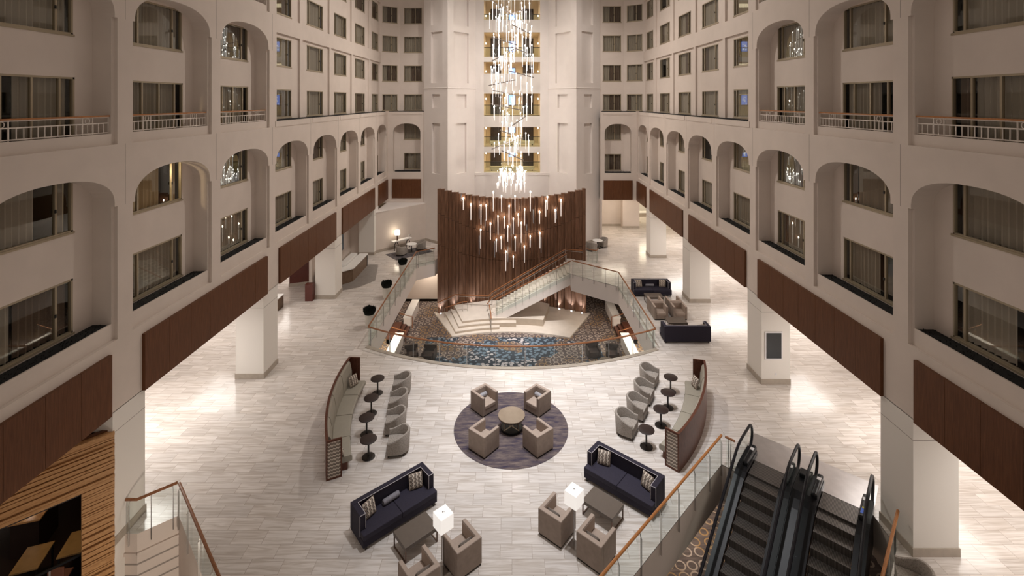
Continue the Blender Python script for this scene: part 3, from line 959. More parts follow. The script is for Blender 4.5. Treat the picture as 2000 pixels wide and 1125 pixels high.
# opening of the lift lobbies: white fascias, floors, back walls
b = MB()
def fb(z0, z1):
    b.box(-2.68, 2.68, 46.4, 46.7, z0, z1)
fb(8.05, 8.6); fb(10.5, 11.55); fb(13.7, 15.6); fb(16.72, 17.2); fb(19.55, 20.75); fb(22.6, 26)
struct(b.build('trim_lobby_fascia', 'lobby_fascia'))
b = MB()
b.box(-3.55, 3.55, 46.25, 46.75, 5.92, 6.15); b.box(-3.45, 3.45, 46.3, 46.75, 5.75, 5.92); b.box(-3.55, 3.55, 46.3, 46.8, -1.25, 5.75)
struct(b.build('wall_tower_base', 'white_plaster'), 'plain white wall beneath the lift lobbies')
b = MB()
LOB = [6.1, 8.62, 11.57, 14.32, 17.12, 19.9]
for z in LOB: b.box(-2.9, 2.9, 46.5, 51.2, z - 0.2, z)
struct(b.build('floor_lift_lobby', 'lobby_cream'))
b = MB()
b.box(-2.95, 2.95, 51.0, 51.2, 5.9, 26); b.box(-2.95, -2.7, 46.75, 51.2, 5.9, 26); b.box(2.7, 2.95, 46.75, 51.2, 5.9, 26)
struct(b.build('wall_lift_lobby', 'lobby_cream'), 'warm cream walls of the lift lobbies')
LN = ['lowest', 'second', 'third', 'fourth', 'fifth', 'sixth']
for i, z in enumerate(LOB):
    top = ([8.05, 10.5, 13.7, 16.72, 19.55, 22.6])[i]
    lit = area_lamp('lift_lobby_lamp', (0, 48.7, top - 0.06), (0, 48.7, z), 4.0, 2.0, 60, (1.0, 0.82, 0.55))
    for sx in (-1, 1):
        t = thing('lift_wall_panel', 'dark lift surround on the %s of the %s lift lobby' % ('left' if sx < 0 else 'right', LN[i]), 'panel', (sx * 1.68, 50.95, z), 0, 'dark lift surrounds')
        MB().box(-0.55, 0.55, -0.06, 0.05, 0, top - z).build('surround', 'lobby_dark', t)
        b = MB()
        for j in range(5): b.box(-0.5 + j * 0.22, -0.38 + j * 0.22, -0.1, -0.06, 0, top - z)
        b.build('slat', 'lobby_dark', t)
        t = thing('wall_sconce', 'small warm wall light on the %s of the %s lift lobby' % ('left' if sx < 0 else 'right', LN[i]), 'sconce', (sx * 2.62, 49.0, z + 1.5), 0, 'lift lobby wall lights')
        MB().box(-0.06, 0.08, -0.06, 0.06, 0, 0.06).build('bracket', 'chrome', t)
        MB().lathe([(0.03, 0.06), (0.045, 0.15), (0.03, 0.22)], 10).build('shade', 'cool_bulb', t)
    # blue screen
    sz = 1.05 if z > 10 else 0.7
    t = thing('display_screen', 'glowing blue information screen in the %s lift lobby' % LN[i], 'screen', (0.0, 50.98, min(top - sz - 0.1, z + 1.05)), 0, 'lift lobby screens')
    MB().box(-0.36, 0.36, -0.06, 0.02, -0.04, sz + 0.04).build('screen_case', 'dark_metal', t)
    MB().box(-0.32, 0.32, -0.07, -0.06, 0, sz).build('display', 'screen_blue', t)
    b = MB()
    rr = random.Random(i)
    for j in range(7):
        x = rr.uniform(-0.3, 0.1); zz = rr.uniform(0.05, sz - 0.2)
        b.box(x, x + rr.uniform(0.08, 0.2), -0.075, -0.07, zz, zz + rr.uniform(0.05, 0.15))
    b.build('picture', 'screen_white', t)
    # glass railing on the lobby edge (the fourth and sixth have a solid parapet)
    if i in (0, 1, 2, 4, 5):
        zb = z if i != 5 else 20.75
        hh = 1.0 if i != 5 else 0.55
        if i == 1: hh = 0.9
        t = thing('lobby_railing', 'glass railing with dark top rail across the %s lift lobby' % LN[i], 'railing', (0, 46.85, zb), 0, 'lift lobby railings')
        MB().box(-2.68, 2.68, -0.03, 0.03, hh, hh + 0.05).build('handrail', 'dark_metal', t)
        MB().box(-2.68, 2.68, -0.02, 0.02, 0.0, 0.05).build('bottom_rail', 'dark_metal', t)
        MB().box(-2.66, 2.66, -0.006, 0.006, 0.05, hh).build('glass_panel', 'rail_glass', t)
    if i in (0, 1):
        t = thing('lobby_bench', 'long pale cushioned bench in the %s lift lobby' % LN[i], 'bench', (0, 48.2, z), 0, 'lift lobby benches')
        MB().box(-2.2, 2.2, -0.25, 0.25, 0.1, 0.42).build('seat', 'lobby_bench', t, bevel=0.03)
        for x in (-2, 0, 2): MB().box(x - .05, x + .05, -0.2, 0.2, 0, 0.1).build('foot', 'dark_metal', t)

# ================================================================== GROUND FLOOR BACK
# left: canted end wall with soffit
b = MB()
b.box(-0.1, 5.6, 0.0, 0.2, 0, 3.45, Matrix.Translation((-11.75, 41.35, 0)) @ Matrix.Rotation(math.atan2(3.9, 3.72), 4, 'Z'))
struct(b.build('wall_end_canted', 'plaster'), 'plain wall behind the console table')
b = MB()
b.box(0.05, 5.5, -0.03, 0.0, 0, 0.24, Matrix.Translation((-11.75, 41.35, 0)) @ Matrix.Rotation(math.atan2(3.9, 3.72), 4, 'Z'))
struct(b.build('baseboard_end_canted', 'skirting_stone'))
b = MB(); b.prism([(-11.7, 41.3), (-8.0, 45.45), (-11.7, 45.45)], 3.44, 3.5)
struct(b.build('trim_soffit_end', 'white_plaster'))
b = MB(); b.box(-8.15, -8.0, 45.3, 47.0, 0, 4.0); b.box(-8.2, -6.0, 45.0, 45.2, -0.0, 0.24, Matrix.Identity(4))
struct(b.build('baseboard_tower', 'skirting_stone')) if False else None
# skirting along the tower foot
b = MB()
for sgn in (-1, 1):
    a = Vector((sgn * 8.2, 45.4)); e = Vector((sgn * 5.74, 43.35)); d = (e - a); L = d.length; ang = math.atan2(d.y, d.x)
    b.box(0, L, -0.03, 0.03, 0, 0.24, Matrix.Translation((a.x, a.y, 0)) @ Matrix.Rotation(ang, 4, 'Z'))
struct(b.build('baseboard_tower', 'skirting_stone'))
# left aisle wall with the painting
b = MB(); b.box(-13.9, -13.7, 33.3, 41.3, 0, 3.9); b.box(-13.9, -12.9, 41.2, 41.4, 0, 3.9)
struct(b.build('wall_reception', 'plaster'), 'plain pale wall behind the reception desk')
b = MB(); b.box(-13.7, -13.67, 33.3, 41.2, 0, 0.24)
struct(b.build('baseboard_reception', 'skirting_stone'))
# right: back wall, pier and far wall
b = MB(); b.box(8.2, 12.0, 50.5, 50.7, 0, 3.9); b.box(8.1, 8.25, 44.6, 50.7, 0, 3.9)
struct(b.build('wall_back_right_aisle', 'plaster'))
b = MB(); b.box(8.25, 12.0, 50.47, 50.5, 0, 0.24); b.box(11.28, 13.0, 49.57, 49.6, 0, 0.24); b.box(8.25, 8.28, 45.4, 50.5, 0, 0.24)
struct(b.build('baseboard_back_right', 'skirting_stone'))
b = MB(); b.box(11.3, 12.98, 49.6, 50.6, 0, 3.9)
struct(b.build('column_back_right', 'plaster'))
b = MB(); b.box(-17.6, 17.6, 60, 60.2, -4.3, 4); b.box(-17.5, 17.5, 45.0, 62, 3.9, 4.0) if False else None
struct(b.build('wall_far', 'lobby_cream'))
b = MB(); b.box(8.2, 17.5, 44.9, 60, 3.92, 4.0)
struct(b.build('ceiling_far_right', 'white_plaster'))
t = thing('lattice_screen', 'dark open lattice screen at the far end of the right aisle', 'screen', (15.2, 58.2, 0))
b = MB()
for i in range(9): b.box(-1.6 + i * 0.4 - .03, -1.6 + i * 0.4 + .03, -0.05, 0.05, 0.9, 3.2)
for i in range(8): b.box(-1.63, 1.63, -0.05, 0.05, 0.9 + i * 0.32, 0.96 + i * 0.32)
b.build('lattice', 'lattice_dark', t)
MB().box(-1.7, 1.7, -0.35, 0.35, 0, 0.9).build('base', 'white_top', t)
t = thing('stone_bench', 'low white-topped bench in front of the lattice screen', 'bench', (14.8, 55.0, 0))
MB().box(-1.3, 1.3, -0.4, 0.4, 0, 0.4).build('base', 'skirting_stone', t); MB().box(-1.35, 1.35, -0.45, 0.45, 0.4, 0.48).build('top', 'white_top', t)
area_lamp('far_aisle_lamp', (14.6, 54.0, 3.8), (14.6, 54, 0), 2.5, 5, 150, (1.0, 0.86, 0.62))
area_lamp('back_aisle_lamp', (10.0, 48.0, 3.8), (10, 48, 0), 2.5, 2, 60, (1.0, 0.88, 0.70))

# ================================================================== WOOD SLAT WALL
def wall_y(x): return 41.2 - 1.7 * (x / 6.0) ** 2
b = MB(); rr = random.Random(3)
n = 44
for i in range(n):
    x0 = -6.05 + 12.05 * i / n; x1 = -6.05 + 12.05 * (i + 1) / n - 0.012
    xm = (x0 + x1) / 2
    y0 = wall_y(x0); y1 = wall_y(x1)
    dz = 4.74 + 1.15 * (xm / 6.0) ** 2 + (0.03 if i % 2 else -0.03)
    o0 = rr.choice((0.0, 0.07, 0.16, 0.04)); sk = 0.06 * (1 if xm > 0 else -1)
    P = [(x0, y0 - o0 - sk), (x1, y1 - o0 + sk), (x1, y1 + 0.25), (x0, y0 + 0.25)]
    q = (xm / 6.0) ** 2
    for z0, z1 in ((-4.2, -0.55 + 1.9 * q), (-0.52 + 1.9 * q, 1.73 + 2.17 * q), (1.76 + 2.17 * q, dz)):
        b.prism(P, z0, z1)
tag(b.build('slat_wall', 'slat_wood'), 'tall curved wall of dark brown vertical wood slats', 'wood wall')

# uplights in the stage along the foot of the wall
UPL = [(-5.75, 39.35), (-4.75, 39.75), (-3.3, 40.45), (2.7, 40.25), (3.9, 39.95), (4.85, 39.55), (5.65, 39.15), (1.2, 40.75)]
for i, (x, y) in enumerate(UPL):
    y = wall_y(x) - 0.36
    t = thing('floor_uplight', 'small round uplight at the foot of the slat wall, %s from the left' % ORD[sorted(UPL).index((UPL[i]))], 'uplight', (x, y, -4.2), 0, 'uplights along the slat wall')
    MB().lathe([(0.09, 0), (0.09, 0.03), (0.075, 0.035)], 16).build('housing', 'chrome', t, smooth=True)
    MB().lathe([(0.065, 0.034), (0.06, 0.045)], 14).build('lens', 'uplight_lens', t)
    spot_lamp('uplight_beam', (x, y, -4.12), (x, y + 0.42, -2.4), 110, math.radians(62), (0.82, 0.9, 1.0), 0.8, 0.04)

# pendants: glass rods with a bright tip fixed in front of the slats (u, tip v, end v measured on the photo, here as metres)
PX = [(258,120,182),(303,155,242),(352,130,238),(363,160,270),(394,160,245),(388,240,282),(436,82,190),(485,105,195),(530,165,270),(565,105,195),(585,215,280),(464,225,330),(502,230,292),(555,240,328),(419,268,358),(522,285,370),(602,265,378),(622,185,275),(634,268,308),(656,80,190),(673,180,262),(711,200,265),(748,135,222),(757,110,180),(804,190,258),(812,168,235),(838,130,220),(361,305,412),(352,335,450),(444,370,465),(454,365,432),(483,350,417),(522,400,490),(510,435,545),(566,350,430),(555,465,527),(621,405,495),(655,345,405),(713,325,410),(720,345,437),(541,275,335),(245,88,130)]
DIM = {2, 5, 18, 20, 25, 28, 29, 32, 39, 40, 41}
PEND = []
for i, (a, t0, t1) in enumerate(PX):
    u = 820 + a / 3.04; v0 = 350 + t0 / 3.04; v1 = 350 + t1 / 3.04
    y = 39.0
    for _ in range(6):
        x = (u - 1000) * y / 950; y = wall_y(x) - 0.36
    PEND.append((x, y, 13 - (v0 - 197) * y / 950, 13 - (v1 - 197) * y / 950, i in DIM))
order = sorted(range(len(PEND)), key=lambda i: PEND[i][0])
def ordinal(n):
    return '%d%s' % (n, 'th' if 10 <= n % 100 <= 20 else {1: 'st', 2: 'nd', 3: 'rd'}.get(n % 10, 'th'))
NUMW = ['first','second','third','fourth','fifth','sixth','seventh','eighth','ninth','tenth','eleventh','twelfth','thirteenth','fourteenth','fifteenth','sixteenth','seventeenth','eighteenth','nineteenth','twentieth']
def wordord(n):
    if n <= 20: return NUMW[n - 1]
    tens = {2: 'twenty', 3: 'thirty', 4: 'forty'}[n // 10]
    if n % 10 == 0: return {20: 'twentieth', 30: 'thirtieth', 40: 'fortieth'}[n]
    return tens + '-' + NUMW[n % 10 - 1]
for rank, i in enumerate(order):
    x, y, z0, z1, dim = PEND[i]
    L = z0 - z1
    t = thing('pendant_light', '%s glass rod light, %s from the left among those before the slat wall' % ('unlit slender' if dim else 'glowing slender', wordord(rank + 1)), 'light', (x, y, z0), 0, 'glass rod lights on the slat wall')
    MB().tube([(0, 0, 0.0), (0, 0, -L * 0.5), (0, 0, -L)], [0.045, 0.036, 0.03], 10).build('glass_rod', 'pendant_rod' if not dim else 'silver_fabric', t, smooth=True)
    if not dim:
        MB().lathe([(0.02, -0.02), (0.04, 0.03), (0.045, 0.07), (0.03, 0.13), (0.008, 0.16)], 12).build('bulb', 'bulb', t, smooth=True)
    MB().box(-0.012, 0.012, 0.0, 0.50, -0.05, -0.026).build('bracket', 'dark_metal', t)

# ================================================================== CHANDELIER
t = thing('chandelier', 'tall cascading chandelier of glowing glass rods and slanting bars before the tower', 'chandelier', (0, 43.0, 4.5))
CY = 43.0
BARS = [(425,0,520,70),(520,75,597,52),(537,130,637,180),(427,193,560,235),(530,245,650,292),(430,320,545,258),(515,370,648,405),(415,447,552,418),(435,473,590,505),(425,543,588,577),(535,657,622,597),(473,680,592,727),(430,780,560,727),(482,787,595,838)]
rr = random.Random(8)
def cpt(px, py, dy):
    u = 800 + px / 2.6775; v = py / 2.6775
    return Vector(((u - 1000) * (CY + dy) / 950, dy, 13 - (v - 197) * (CY + dy) / 950 - 4.5))
for j, (x0, y0, x1, y1) in enumerate(BARS):
    s_ = 1 if j % 2 else -1
    MB().bar(cpt(x0, y0, 0.9 * s_), cpt(x1, y1, -0.9 * s_), 0.08, 0.08).build('bar', 'bar_metal', t)
rods = []
# strands hung from the slanting bars, then loose ones, then the dense tip
for j, (x0, y0, x1, y1) in enumerate(BARS):
    s_ = 1 if j % 2 else -1
    a = cpt(x0, y0, 0.9 * s_); e = cpt(x1, y1, -0.9 * s_)
    for i in range(5):
        p = a.lerp(e, (i + 0.5) / 5) + Vector((0, 0, rr.uniform(-0.4, 0.9)))
        rods.append((p.x, p.y, p.z, rr.uniform(0.9, 1.5)))
while len(rods) < 185:
    z = 2.6 + (18.2 - 2.6) * rr.random() ** 0.8
    R = 2.0 if z > 9 else 1.35 + 0.07 * z
    ang = rr.uniform(0, 2 * PI); r_ = R * math.sqrt(rr.uniform(0.15, 1))
    rods.append((math.cos(ang) * r_, math.sin(ang) * r_, z, rr.uniform(0.9, 1.6)))
tipr = []
for i in range(60):
    ang = rr.uniform(0, 2 * PI); r_ = 1.4 * math.sqrt(rr.random())
    z = rr.uniform(0.75, 2.3) + 0.25 * r_
    tipr.append((math.cos(ang) * r_, math.sin(ang) * r_, z, rr.uniform(0.35, 0.9)))
rods.sort(key=lambda q: q[1])
rod_me = MB().tube([(0, 0, 0), (0, 0, -0.5), (0, 0, -1)], [0.030, 0.024, 0.020], 8)
bulb_mb = MB().lathe([(0.02, -0.02), (0.04, 0.03), (0.045, 0.07), (0.03, 0.12), (0.01, 0.14)], 8)
first = None
for i, (x, y, z, L) in enumerate(rods[:100]):
    if first is None:
        o = rod_me.build('glass_rod', 'lit_glass_rod', t, smooth=True); q = bulb_mb.build('bulb', 'cool_bulb', o, smooth=True)
        first = o; fb_ = q
    else:
        o = first.copy(); COL.objects.link(o); q = fb_.copy(); COL.objects.link(q); q.parent = o
    o.location = (x, y, z); o.scale = (1, 1, L); q.scale = (1, 1, 1 / L)
m = MB(); mb2 = MB()
for x, y, z, L in rods[100:] + tipr:
    m.mat(0).tube([(x, y, z), (x, y, z - L * .5), (x, y, z - L)], [0.030, 0.024, 0.020], 6)
    m.mat(1).lathe([(0.02, z - .02), (0.04, z + .03), (0.045, z + .07), (0.03, z + .12), (0.01, z + .14)], 6, (x, y))
tag(m.build('rod_cluster', ['lit_glass_rod', 'cool_bulb'], t), kind='stuff')
m = MB()
for x, y, z, L in rods[::2]:
    m.tube([(x, y, z + 0.15), (x, y, 22.0)], 0.0035, 3, cap=False)
m.build('suspension_wire', 'steel', t)
m = MB().lathe([(2.0, 22.0), (2.0, 22.12)], 40)
m.build('ceiling_plate', 'chrome', t)
for z, p in ((6.2, 75), (9.5, 75), (13.0, 75), (16.5, 75), (20.0, 75)):
    point_lamp('chandelier_light', (0, 42.6, z), p, (1.0, 0.91, 0.83), 0.06)

# ================================================================== STAGE, STEPS AND STAIR
ZS = -4.2
def front_arc(p0, p1, sag, n=14): return [tuple(p) for p in arc_pts(p0, p1, sag, n, 1)[0]]
def back_arc(x0, x1, n=12, off_=0.05): return [(x1 + (x0 - x1) * i / n, wall_y(x1 + (x0 - x1) * i / n) - off_) for i in range(n + 1)]
t = thing('stage', 'pale stone stage with three curved steps at the foot of the slat wall', 'stage', (0, 38, -4.3))
def rel(pts): return [(x, y - 38) for x, y in pts]
base = front_arc((-4.35, 35.5), (4.2, 35.35), 0.85) + [(6.3, 39.35)] + back_arc(-5.95, 5.9) + [(-6.35, 39.6)]
MB().prism(rel(base), 0.0, 0.10).build('platform', 'stage_stone', t)
s1 = front_arc((-4.16, 35.9), (-0.95, 36.62), 0.12, 8) + [(-0.95, 37.3), (-3.9, 38.5)] + [(-5.45, 39.25)]
s2 = front_arc((-3.99, 36.4), (0.31, 36.95), 0.22, 8) + [(0.31, 37.6), (-3.5, 38.6), (-5.0, 39.45)]
s3 = front_arc((-3.76, 36.85), (2.39, 37.1), 0.42, 12) + [(3.07, 40.0), (2.0, 40.6), (-2.0, 40.7), (-4.75, 39.75)]
for q, (pl, z0, z1) in enumerate(((s1, 0.10, 0.27), (s2, 0.10, 0.44), (s3, 0.10, 0.61))):
    b = MB()
    R = rel(pl)
    b.mat(0).quad(*[(x, y, z1) for x, y in R])
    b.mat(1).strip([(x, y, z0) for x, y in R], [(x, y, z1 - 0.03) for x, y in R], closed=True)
    b.mat(0).strip([(x, y, z1 - 0.03) for x, y in R], [(x, y, z1) for x, y in R], closed=True)
    b.build('step' if q < 2 else 'landing', ['stage_stone', 'riser_stone'], t)

# main stair along the slat wall
t = thing('staircase', 'straight pale stone stair rising rightward along the slat wall', 'staircase', (-1.85, 38.3, -3.69))
NST = 22; RUN = 6.3 / NST; RISE = 3.69 / NST
def sy(x):   # near edge of the flight drifts toward the viewer as it rises
    return -0.62 - 1.05 * (x / 6.3)
b = MB()
for i in range(NST):
    x0, x1 = i * RUN, 6.3
    b.mat(0).prism([(x0, sy(x0) + 0.10), (x0 + RUN + .02, sy(x0 + RUN) + 0.10), (x0 + RUN + .02, 1.0), (x0, 1.0)], max(0, (i - 1) * RISE), (i + 1) * RISE)
b.build('tread', 'stage_stone', t)
b = MB()   # near string, following the steps, and its soffit
z_lo = lambda x: max(0.0, x * RISE / RUN - 0.85)
A = []; B = []; A2 = []; B2 = []
for i in range(0, 41):
    x = 6.3 * i / 40
    A.append((x, sy(x), x * RISE / RUN + 0.02)); B.append((x, sy(x), z_lo(x)))
    A2.append((x, sy(x) + 0.1, x * RISE / RUN + 0.02)); B2.append((x, 1.0, z_lo(x)))
b.strip(A, B); b.strip(A, A2); b.strip(B, B2)
b.build('stringer', 'white_plaster', t)
b = MB()
for i in range(NST + 1):
    pass
A = []; B = []; C = []
for i in range(0, 41):
    x = 6.3 * i / 40
    A.append((x, 0.12, x * RISE / RUN + 0.34)); B.append((x, 0.12, x * RISE / RUN)); C.append((x, 0.22, x * RISE / RUN + 0.34))
b.strip(A, B); b.strip(A, C)
D2 = [(p[0], 0.22, p[2] - 0.34) for p in C]; b.strip(C, D2)
b.build('kerb', 'stage_stone', t)

# ------------------------------------------------------------------ railings
def glass_run(name, label, pts, h=1.02, zfoot=-0.22, rail='handrail_wood', inset=0.08, post_gap=1.35, cat='railing', group='glass railings', tall_post=True, zs=None, smooth_arc=False, side=1):
    """pts: plan polyline (x,y) with optional z; posts on the opening side, handrail on top"""
    P = [Vector((p[0], p[1], p[2] if len(p) > 2 else 0.0)) for p in pts]
    o = P[0].copy()
    t = thing(name, label, cat, o, 0, group)
    P = [p - o for p in P]
    up = Vector((0, 0, 1))
    MB().tube([p + up * h for p in P], 0.042, 8).build('handrail', rail, t, smooth=True)
    # glass: one pane per stretch between posts, laid along the whole line
    seg = [(P[i + 1] - P[i]).length for i in range(len(P) - 1)]; tot = sum(seg)
    def at(d):
        for i, s in enumerate(seg):
            if d <= s + 1e-6 or i == len(seg) - 1:
                f = min(1.0, d / s) if s else 0
                return P[i].lerp(P[i + 1], f), (P[i + 1] - P[i]).normalized()
            d -= s
    n = max(1, round(tot / post_gap))
    for i in range(n):
        a = tot * i / n + 0.015; e = tot * (i + 1) / n - 0.015
        m = 4 if smooth_arc else 1
        # keep corners of the polyline inside the pane
        ds = sorted(set([a, e] + [a + (e - a) * j / m for j in range(m + 1)] + [x for x in [sum(seg[:j]) for j in range(1, len(seg))] if a < x < e]))
        lo = []; hi = []
        for d in ds:
            p, _ = at(d); lo.append(p + up * zfoot); hi.append(p + up * (h - 0.06))
        MB().strip(lo, hi).build('glass_panel', 'rail_glass', t)
    for i in range(n + 1):
        d = min(max(tot * i / n, 0.12), tot - 0.12)
        p, dr = at(d)
        nrm = Vector((-dr.y, dr.x, 0)).normalized() * side
        q = p + nrm * 0.05
        pb = MB()
        pb.bar(q + up * (zfoot - 0.04), q + up * (h - 0.17), 0.05, 0.02, up=tuple(dr))
        pb.bar(q + up * (h - 0.17), p + up * (h - 0.02), 0.02, 0.02)
        pb.build('post', 'chrome' if tall_post else 'steel', t)
    return t

glass_run('glass_railing', 'curved glass railing with wooden rail along the front of the sunken lounge', FRONT_ARC, post_gap=1.42, smooth_arc=True)
glass_run('glass_railing', 'straight glass railing beside the three potted plants', [(-7.63, 25.86), (-7.6, 38.55)], side=-1)
glass_run('glass_railing', 'short glass railing in front of the console seating group', [(-7.58, 38.62), (-6.28, 39.6)], side=-1, post_gap=0.7)
glass_run('glass_railing', 'straight glass railing between the sunken lounge and the far navy sofas', [(7.54, 25.65), (7.45, 33.95)], side=1)
glass_run('glass_railing', 'glass railing across the landing at the top of the stair', [(7.42, 34.03), (4.5, 36.48)], side=1, post_gap=0.95)
t_ = glass_run('stair_railing', 'sloping glass railing on the near side of the stair', [(4.42, 36.55, 0.0), (-1.25, 37.55, -3.32)], side=1, zfoot=-0.25, post_gap=0.62, h=0.98, group='stair railings')
# middle and far rails of the stair: wood rails on slim posts
def post_rail(label, pts, h, gap, second=True):
    P = [Vector(p) for p in pts]; o = P[0].copy(); P = [p - o for p in P]
    t = thing('stair_railing', label, 'railing', o, 0, 'stair railings')
    up = Vector((0, 0, 1))
    MB().tube([p + up * h for p in P], 0.04, 8).build('handrail', 'handrail_wood', t, smooth=True)
    if second: MB().tube([p + up * (h - 0.13) for p in P], 0.014, 6).build('lower_rail', 'steel', t, smooth=True)
    for i in range(len(P) - 1):
        L = (P[i + 1] - P[i]).length; n = max(1, int(L / gap))
        for j in range(n + (1 if i == len(P) - 2 else 0)):
            p = P[i].lerp(P[i + 1], j / n)
            MB().tube([p, p + up * h], 0.014, 6).build('post', 'steel', t)
    return t
post_rail('wooden rail on slim posts down the middle of the stair', [(-1.95, 38.47, -3.68), (-1.6, 38.47, -3.17), (4.3, 38.47, 0.28)], 0.62, 0.95)
post_rail('long wooden rail against the slat wall from the stage steps to the stair top', [(-6.0, 39.1, -4.19), (-4.6, 39.5, -3.68), (-1.9, 39.2, -3.68), (-1.6, 39.2, -3.36), (4.3, 39.2, 0.10), (5.7, 39.1, 0.01)], 0.95, 1.0)
post_rail('short wooden rail on the lowest stage steps', [(-5.35, 38.6, -4.19), (-3.9, 38.55, -3.68), (-3.55, 38.6, -3.68)], 0.75, 1.6, False)
post_rail('wooden rail descending the stage steps below the stair foot', [(-1.75, 37.5, -3.68), (-1.6, 36.78, -4.02), (-1.55, 36.2, -4.19)], 0.95, 3, False)
glass_run('glass_railing', 'short glass railing at the slat wall edge beside the white table', [(6.05, 39.35), (6.75, 38.9), (7.0, 39.5)], side=1, post_gap=0.5)

# escalator opening
glass_run('glass_railing', 'long glass railing with bright orange wood rail beside the navy sofa and escalators', [(7.5, 17.42), (-0.4, 9.66)], side=1, rail='orange_rail_wood', post_gap=1.15, zfoot=-0.3)
glass_run('glass_railing', 'short glass railing return at the top of the escalator opening', [(7.61, 17.35), (7.84, 17.12)], side=-1, post_gap=0.5, zfoot=-0.3)
glass_run('glass_railing', 'glass railing between the escalators and the near right column', [(11.28, 14.22), (6.4, 9.3)], side=-1, rail='orange_rail_wood', post_gap=1.3, zfoot=-0.3)
# stair opening at the lower left
glass_run('glass_railing', 'glass railing at the head of the lower left stair beside the near column', [(-11.6, 14.62), (-11.27, 14.62), (-10.5, 15.27)], side=-1, post_gap=0.62, zfoot=-0.3)
glass_run('glass_railing', 'long glass railing slanting along the lower left stair opening', [(-10.42, 15.24), (-4.05, 8.98)], side=-1, post_gap=1.2, zfoot=-0.3)
# grooved wall below that railing
b = MB()
def grooved(b, a, e, zt, zb):
    a = Vector(a); e = Vector(e)
    d = (e - a).normalized(); nr = Vector((d.y, -d.x))
    b.mat(0).quad((a.x, a.y, zt), (e.x, e.y, zt), (e.x, e.y, zb), (a.x, a.y, zb))
    z = -0.55
    for i, z in enumerate([-0.55 - 0.34 * k for k in range(11)]):
        hh = 0.05 if i else 0.09
        o_ = nr * (0.06 if i == 0 else 0.004)
        b.mat(1 if i else 0).quad((a.x + o_.x, a.y + o_.y, z), (e.x + o_.x, e.y + o_.y, z), (e.x + o_.x, e.y + o_.y, z - hh), (a.x + o_.x, a.y + o_.y, z - hh))
        if i == 0:
            b.quad((a.x + o_.x, a.y + o_.y, z), (e.x + o_.x, e.y + o_.y, z), (e.x, e.y, z), (a.x, a.y, z))
grooved(b, (-11.7, 14.6), (-11.25, 14.6), 0, -4.3); grooved(b, (-11.25, 14.6), (-10.45, 15.25), 0, -4.3)
b.mat(0).quad((-10.45, 15.25, 0), (-4.0, 8.9, 0), (-4.0, 8.9, -4.3), (-10.45, 15.25, -4.3))
struct(b.build('wall_stairwell', ['plaster', 'joint']), 'grooved plaster wall of the lower left stairwell')

# ================================================================== LOWER LEVEL FURNISHINGS
for sx, nm in ((-1, 'left'), (1, 'right')):
    for y0, y1, lab in ((31.2, 34.6, 'nearer'), (37.1, 40.4, 'farther')):
        t = thing('parapet_wall', 'low white parapet wall on the %s of the sunken lounge, the %s one' % (nm, lab), 'parapet', (sx * 8.0, (y0 + y1) / 2, -4.3), 0, 'low white walls of the sunken lounge')
        L = (y1 - y0) / 2
        MB().box(-0.27, 0.27, -L, L, 0, 0.72).build('body', 'white_plaster', t)
        MB().box(-0.3, 0.3, -L - .03, L + .03, 0.72, 0.8).build('cap', 'white_top', t)
    t = thing('entry_steps', 'short wooden steps between the low white walls on the %s' % nm, 'steps', (sx * 8.0, 35.85, -4.3), 0, 'wooden steps of the sunken lounge')
    for i in range(3):
        MB().box(*sorted((sx * (-0.25 + i * 0.3), sx * 0.95)), -1.22, 1.22, 0, 0.15 * (i + 1)).build('step', 'banquette_wood', t)
    for y in (-1.15, 1.15):
        tt = thing('step_handrail', 'wooden handrail beside the low wall on the %s, at the %s end of the steps' % (nm, 'near' if y < 0 else 'far'), 'handrail', (sx * 8.0, 35.85 + y, -4.3), 0, 'handrails of the wooden steps')
        MB().tube([(sx * -0.42, 0, 0), (sx * -0.42, 0, 0.88), (sx * 0.1, 0, 1.0), (sx * 1.2, 0, 1.35)], 0.03, 6).build('rail', 'handrail_wood', tt, smooth=True)
        MB().tube([(sx * 1.15, 0, 0.45), (sx * 1.15, 0, 1.32)], 0.016, 6).build('post', 'steel', tt)
for f in ('', ):
    pass

# ================================================================== FURNITURE
def deg(a): return math.radians(a - 90.0)      # local +Y turned to compass angle a (0 = +X, 90 = +Y)

# round rug and club chairs
t = thing('round_rug', 'large round mottled purple-grey rug under four club chairs', 'rug', (-0.04, 19.42, 0))
MB().lathe([(2.27, 0.0), (2.27, 0.012), (2.25, 0.018)], 96).build('pile', 'round_rug', t)

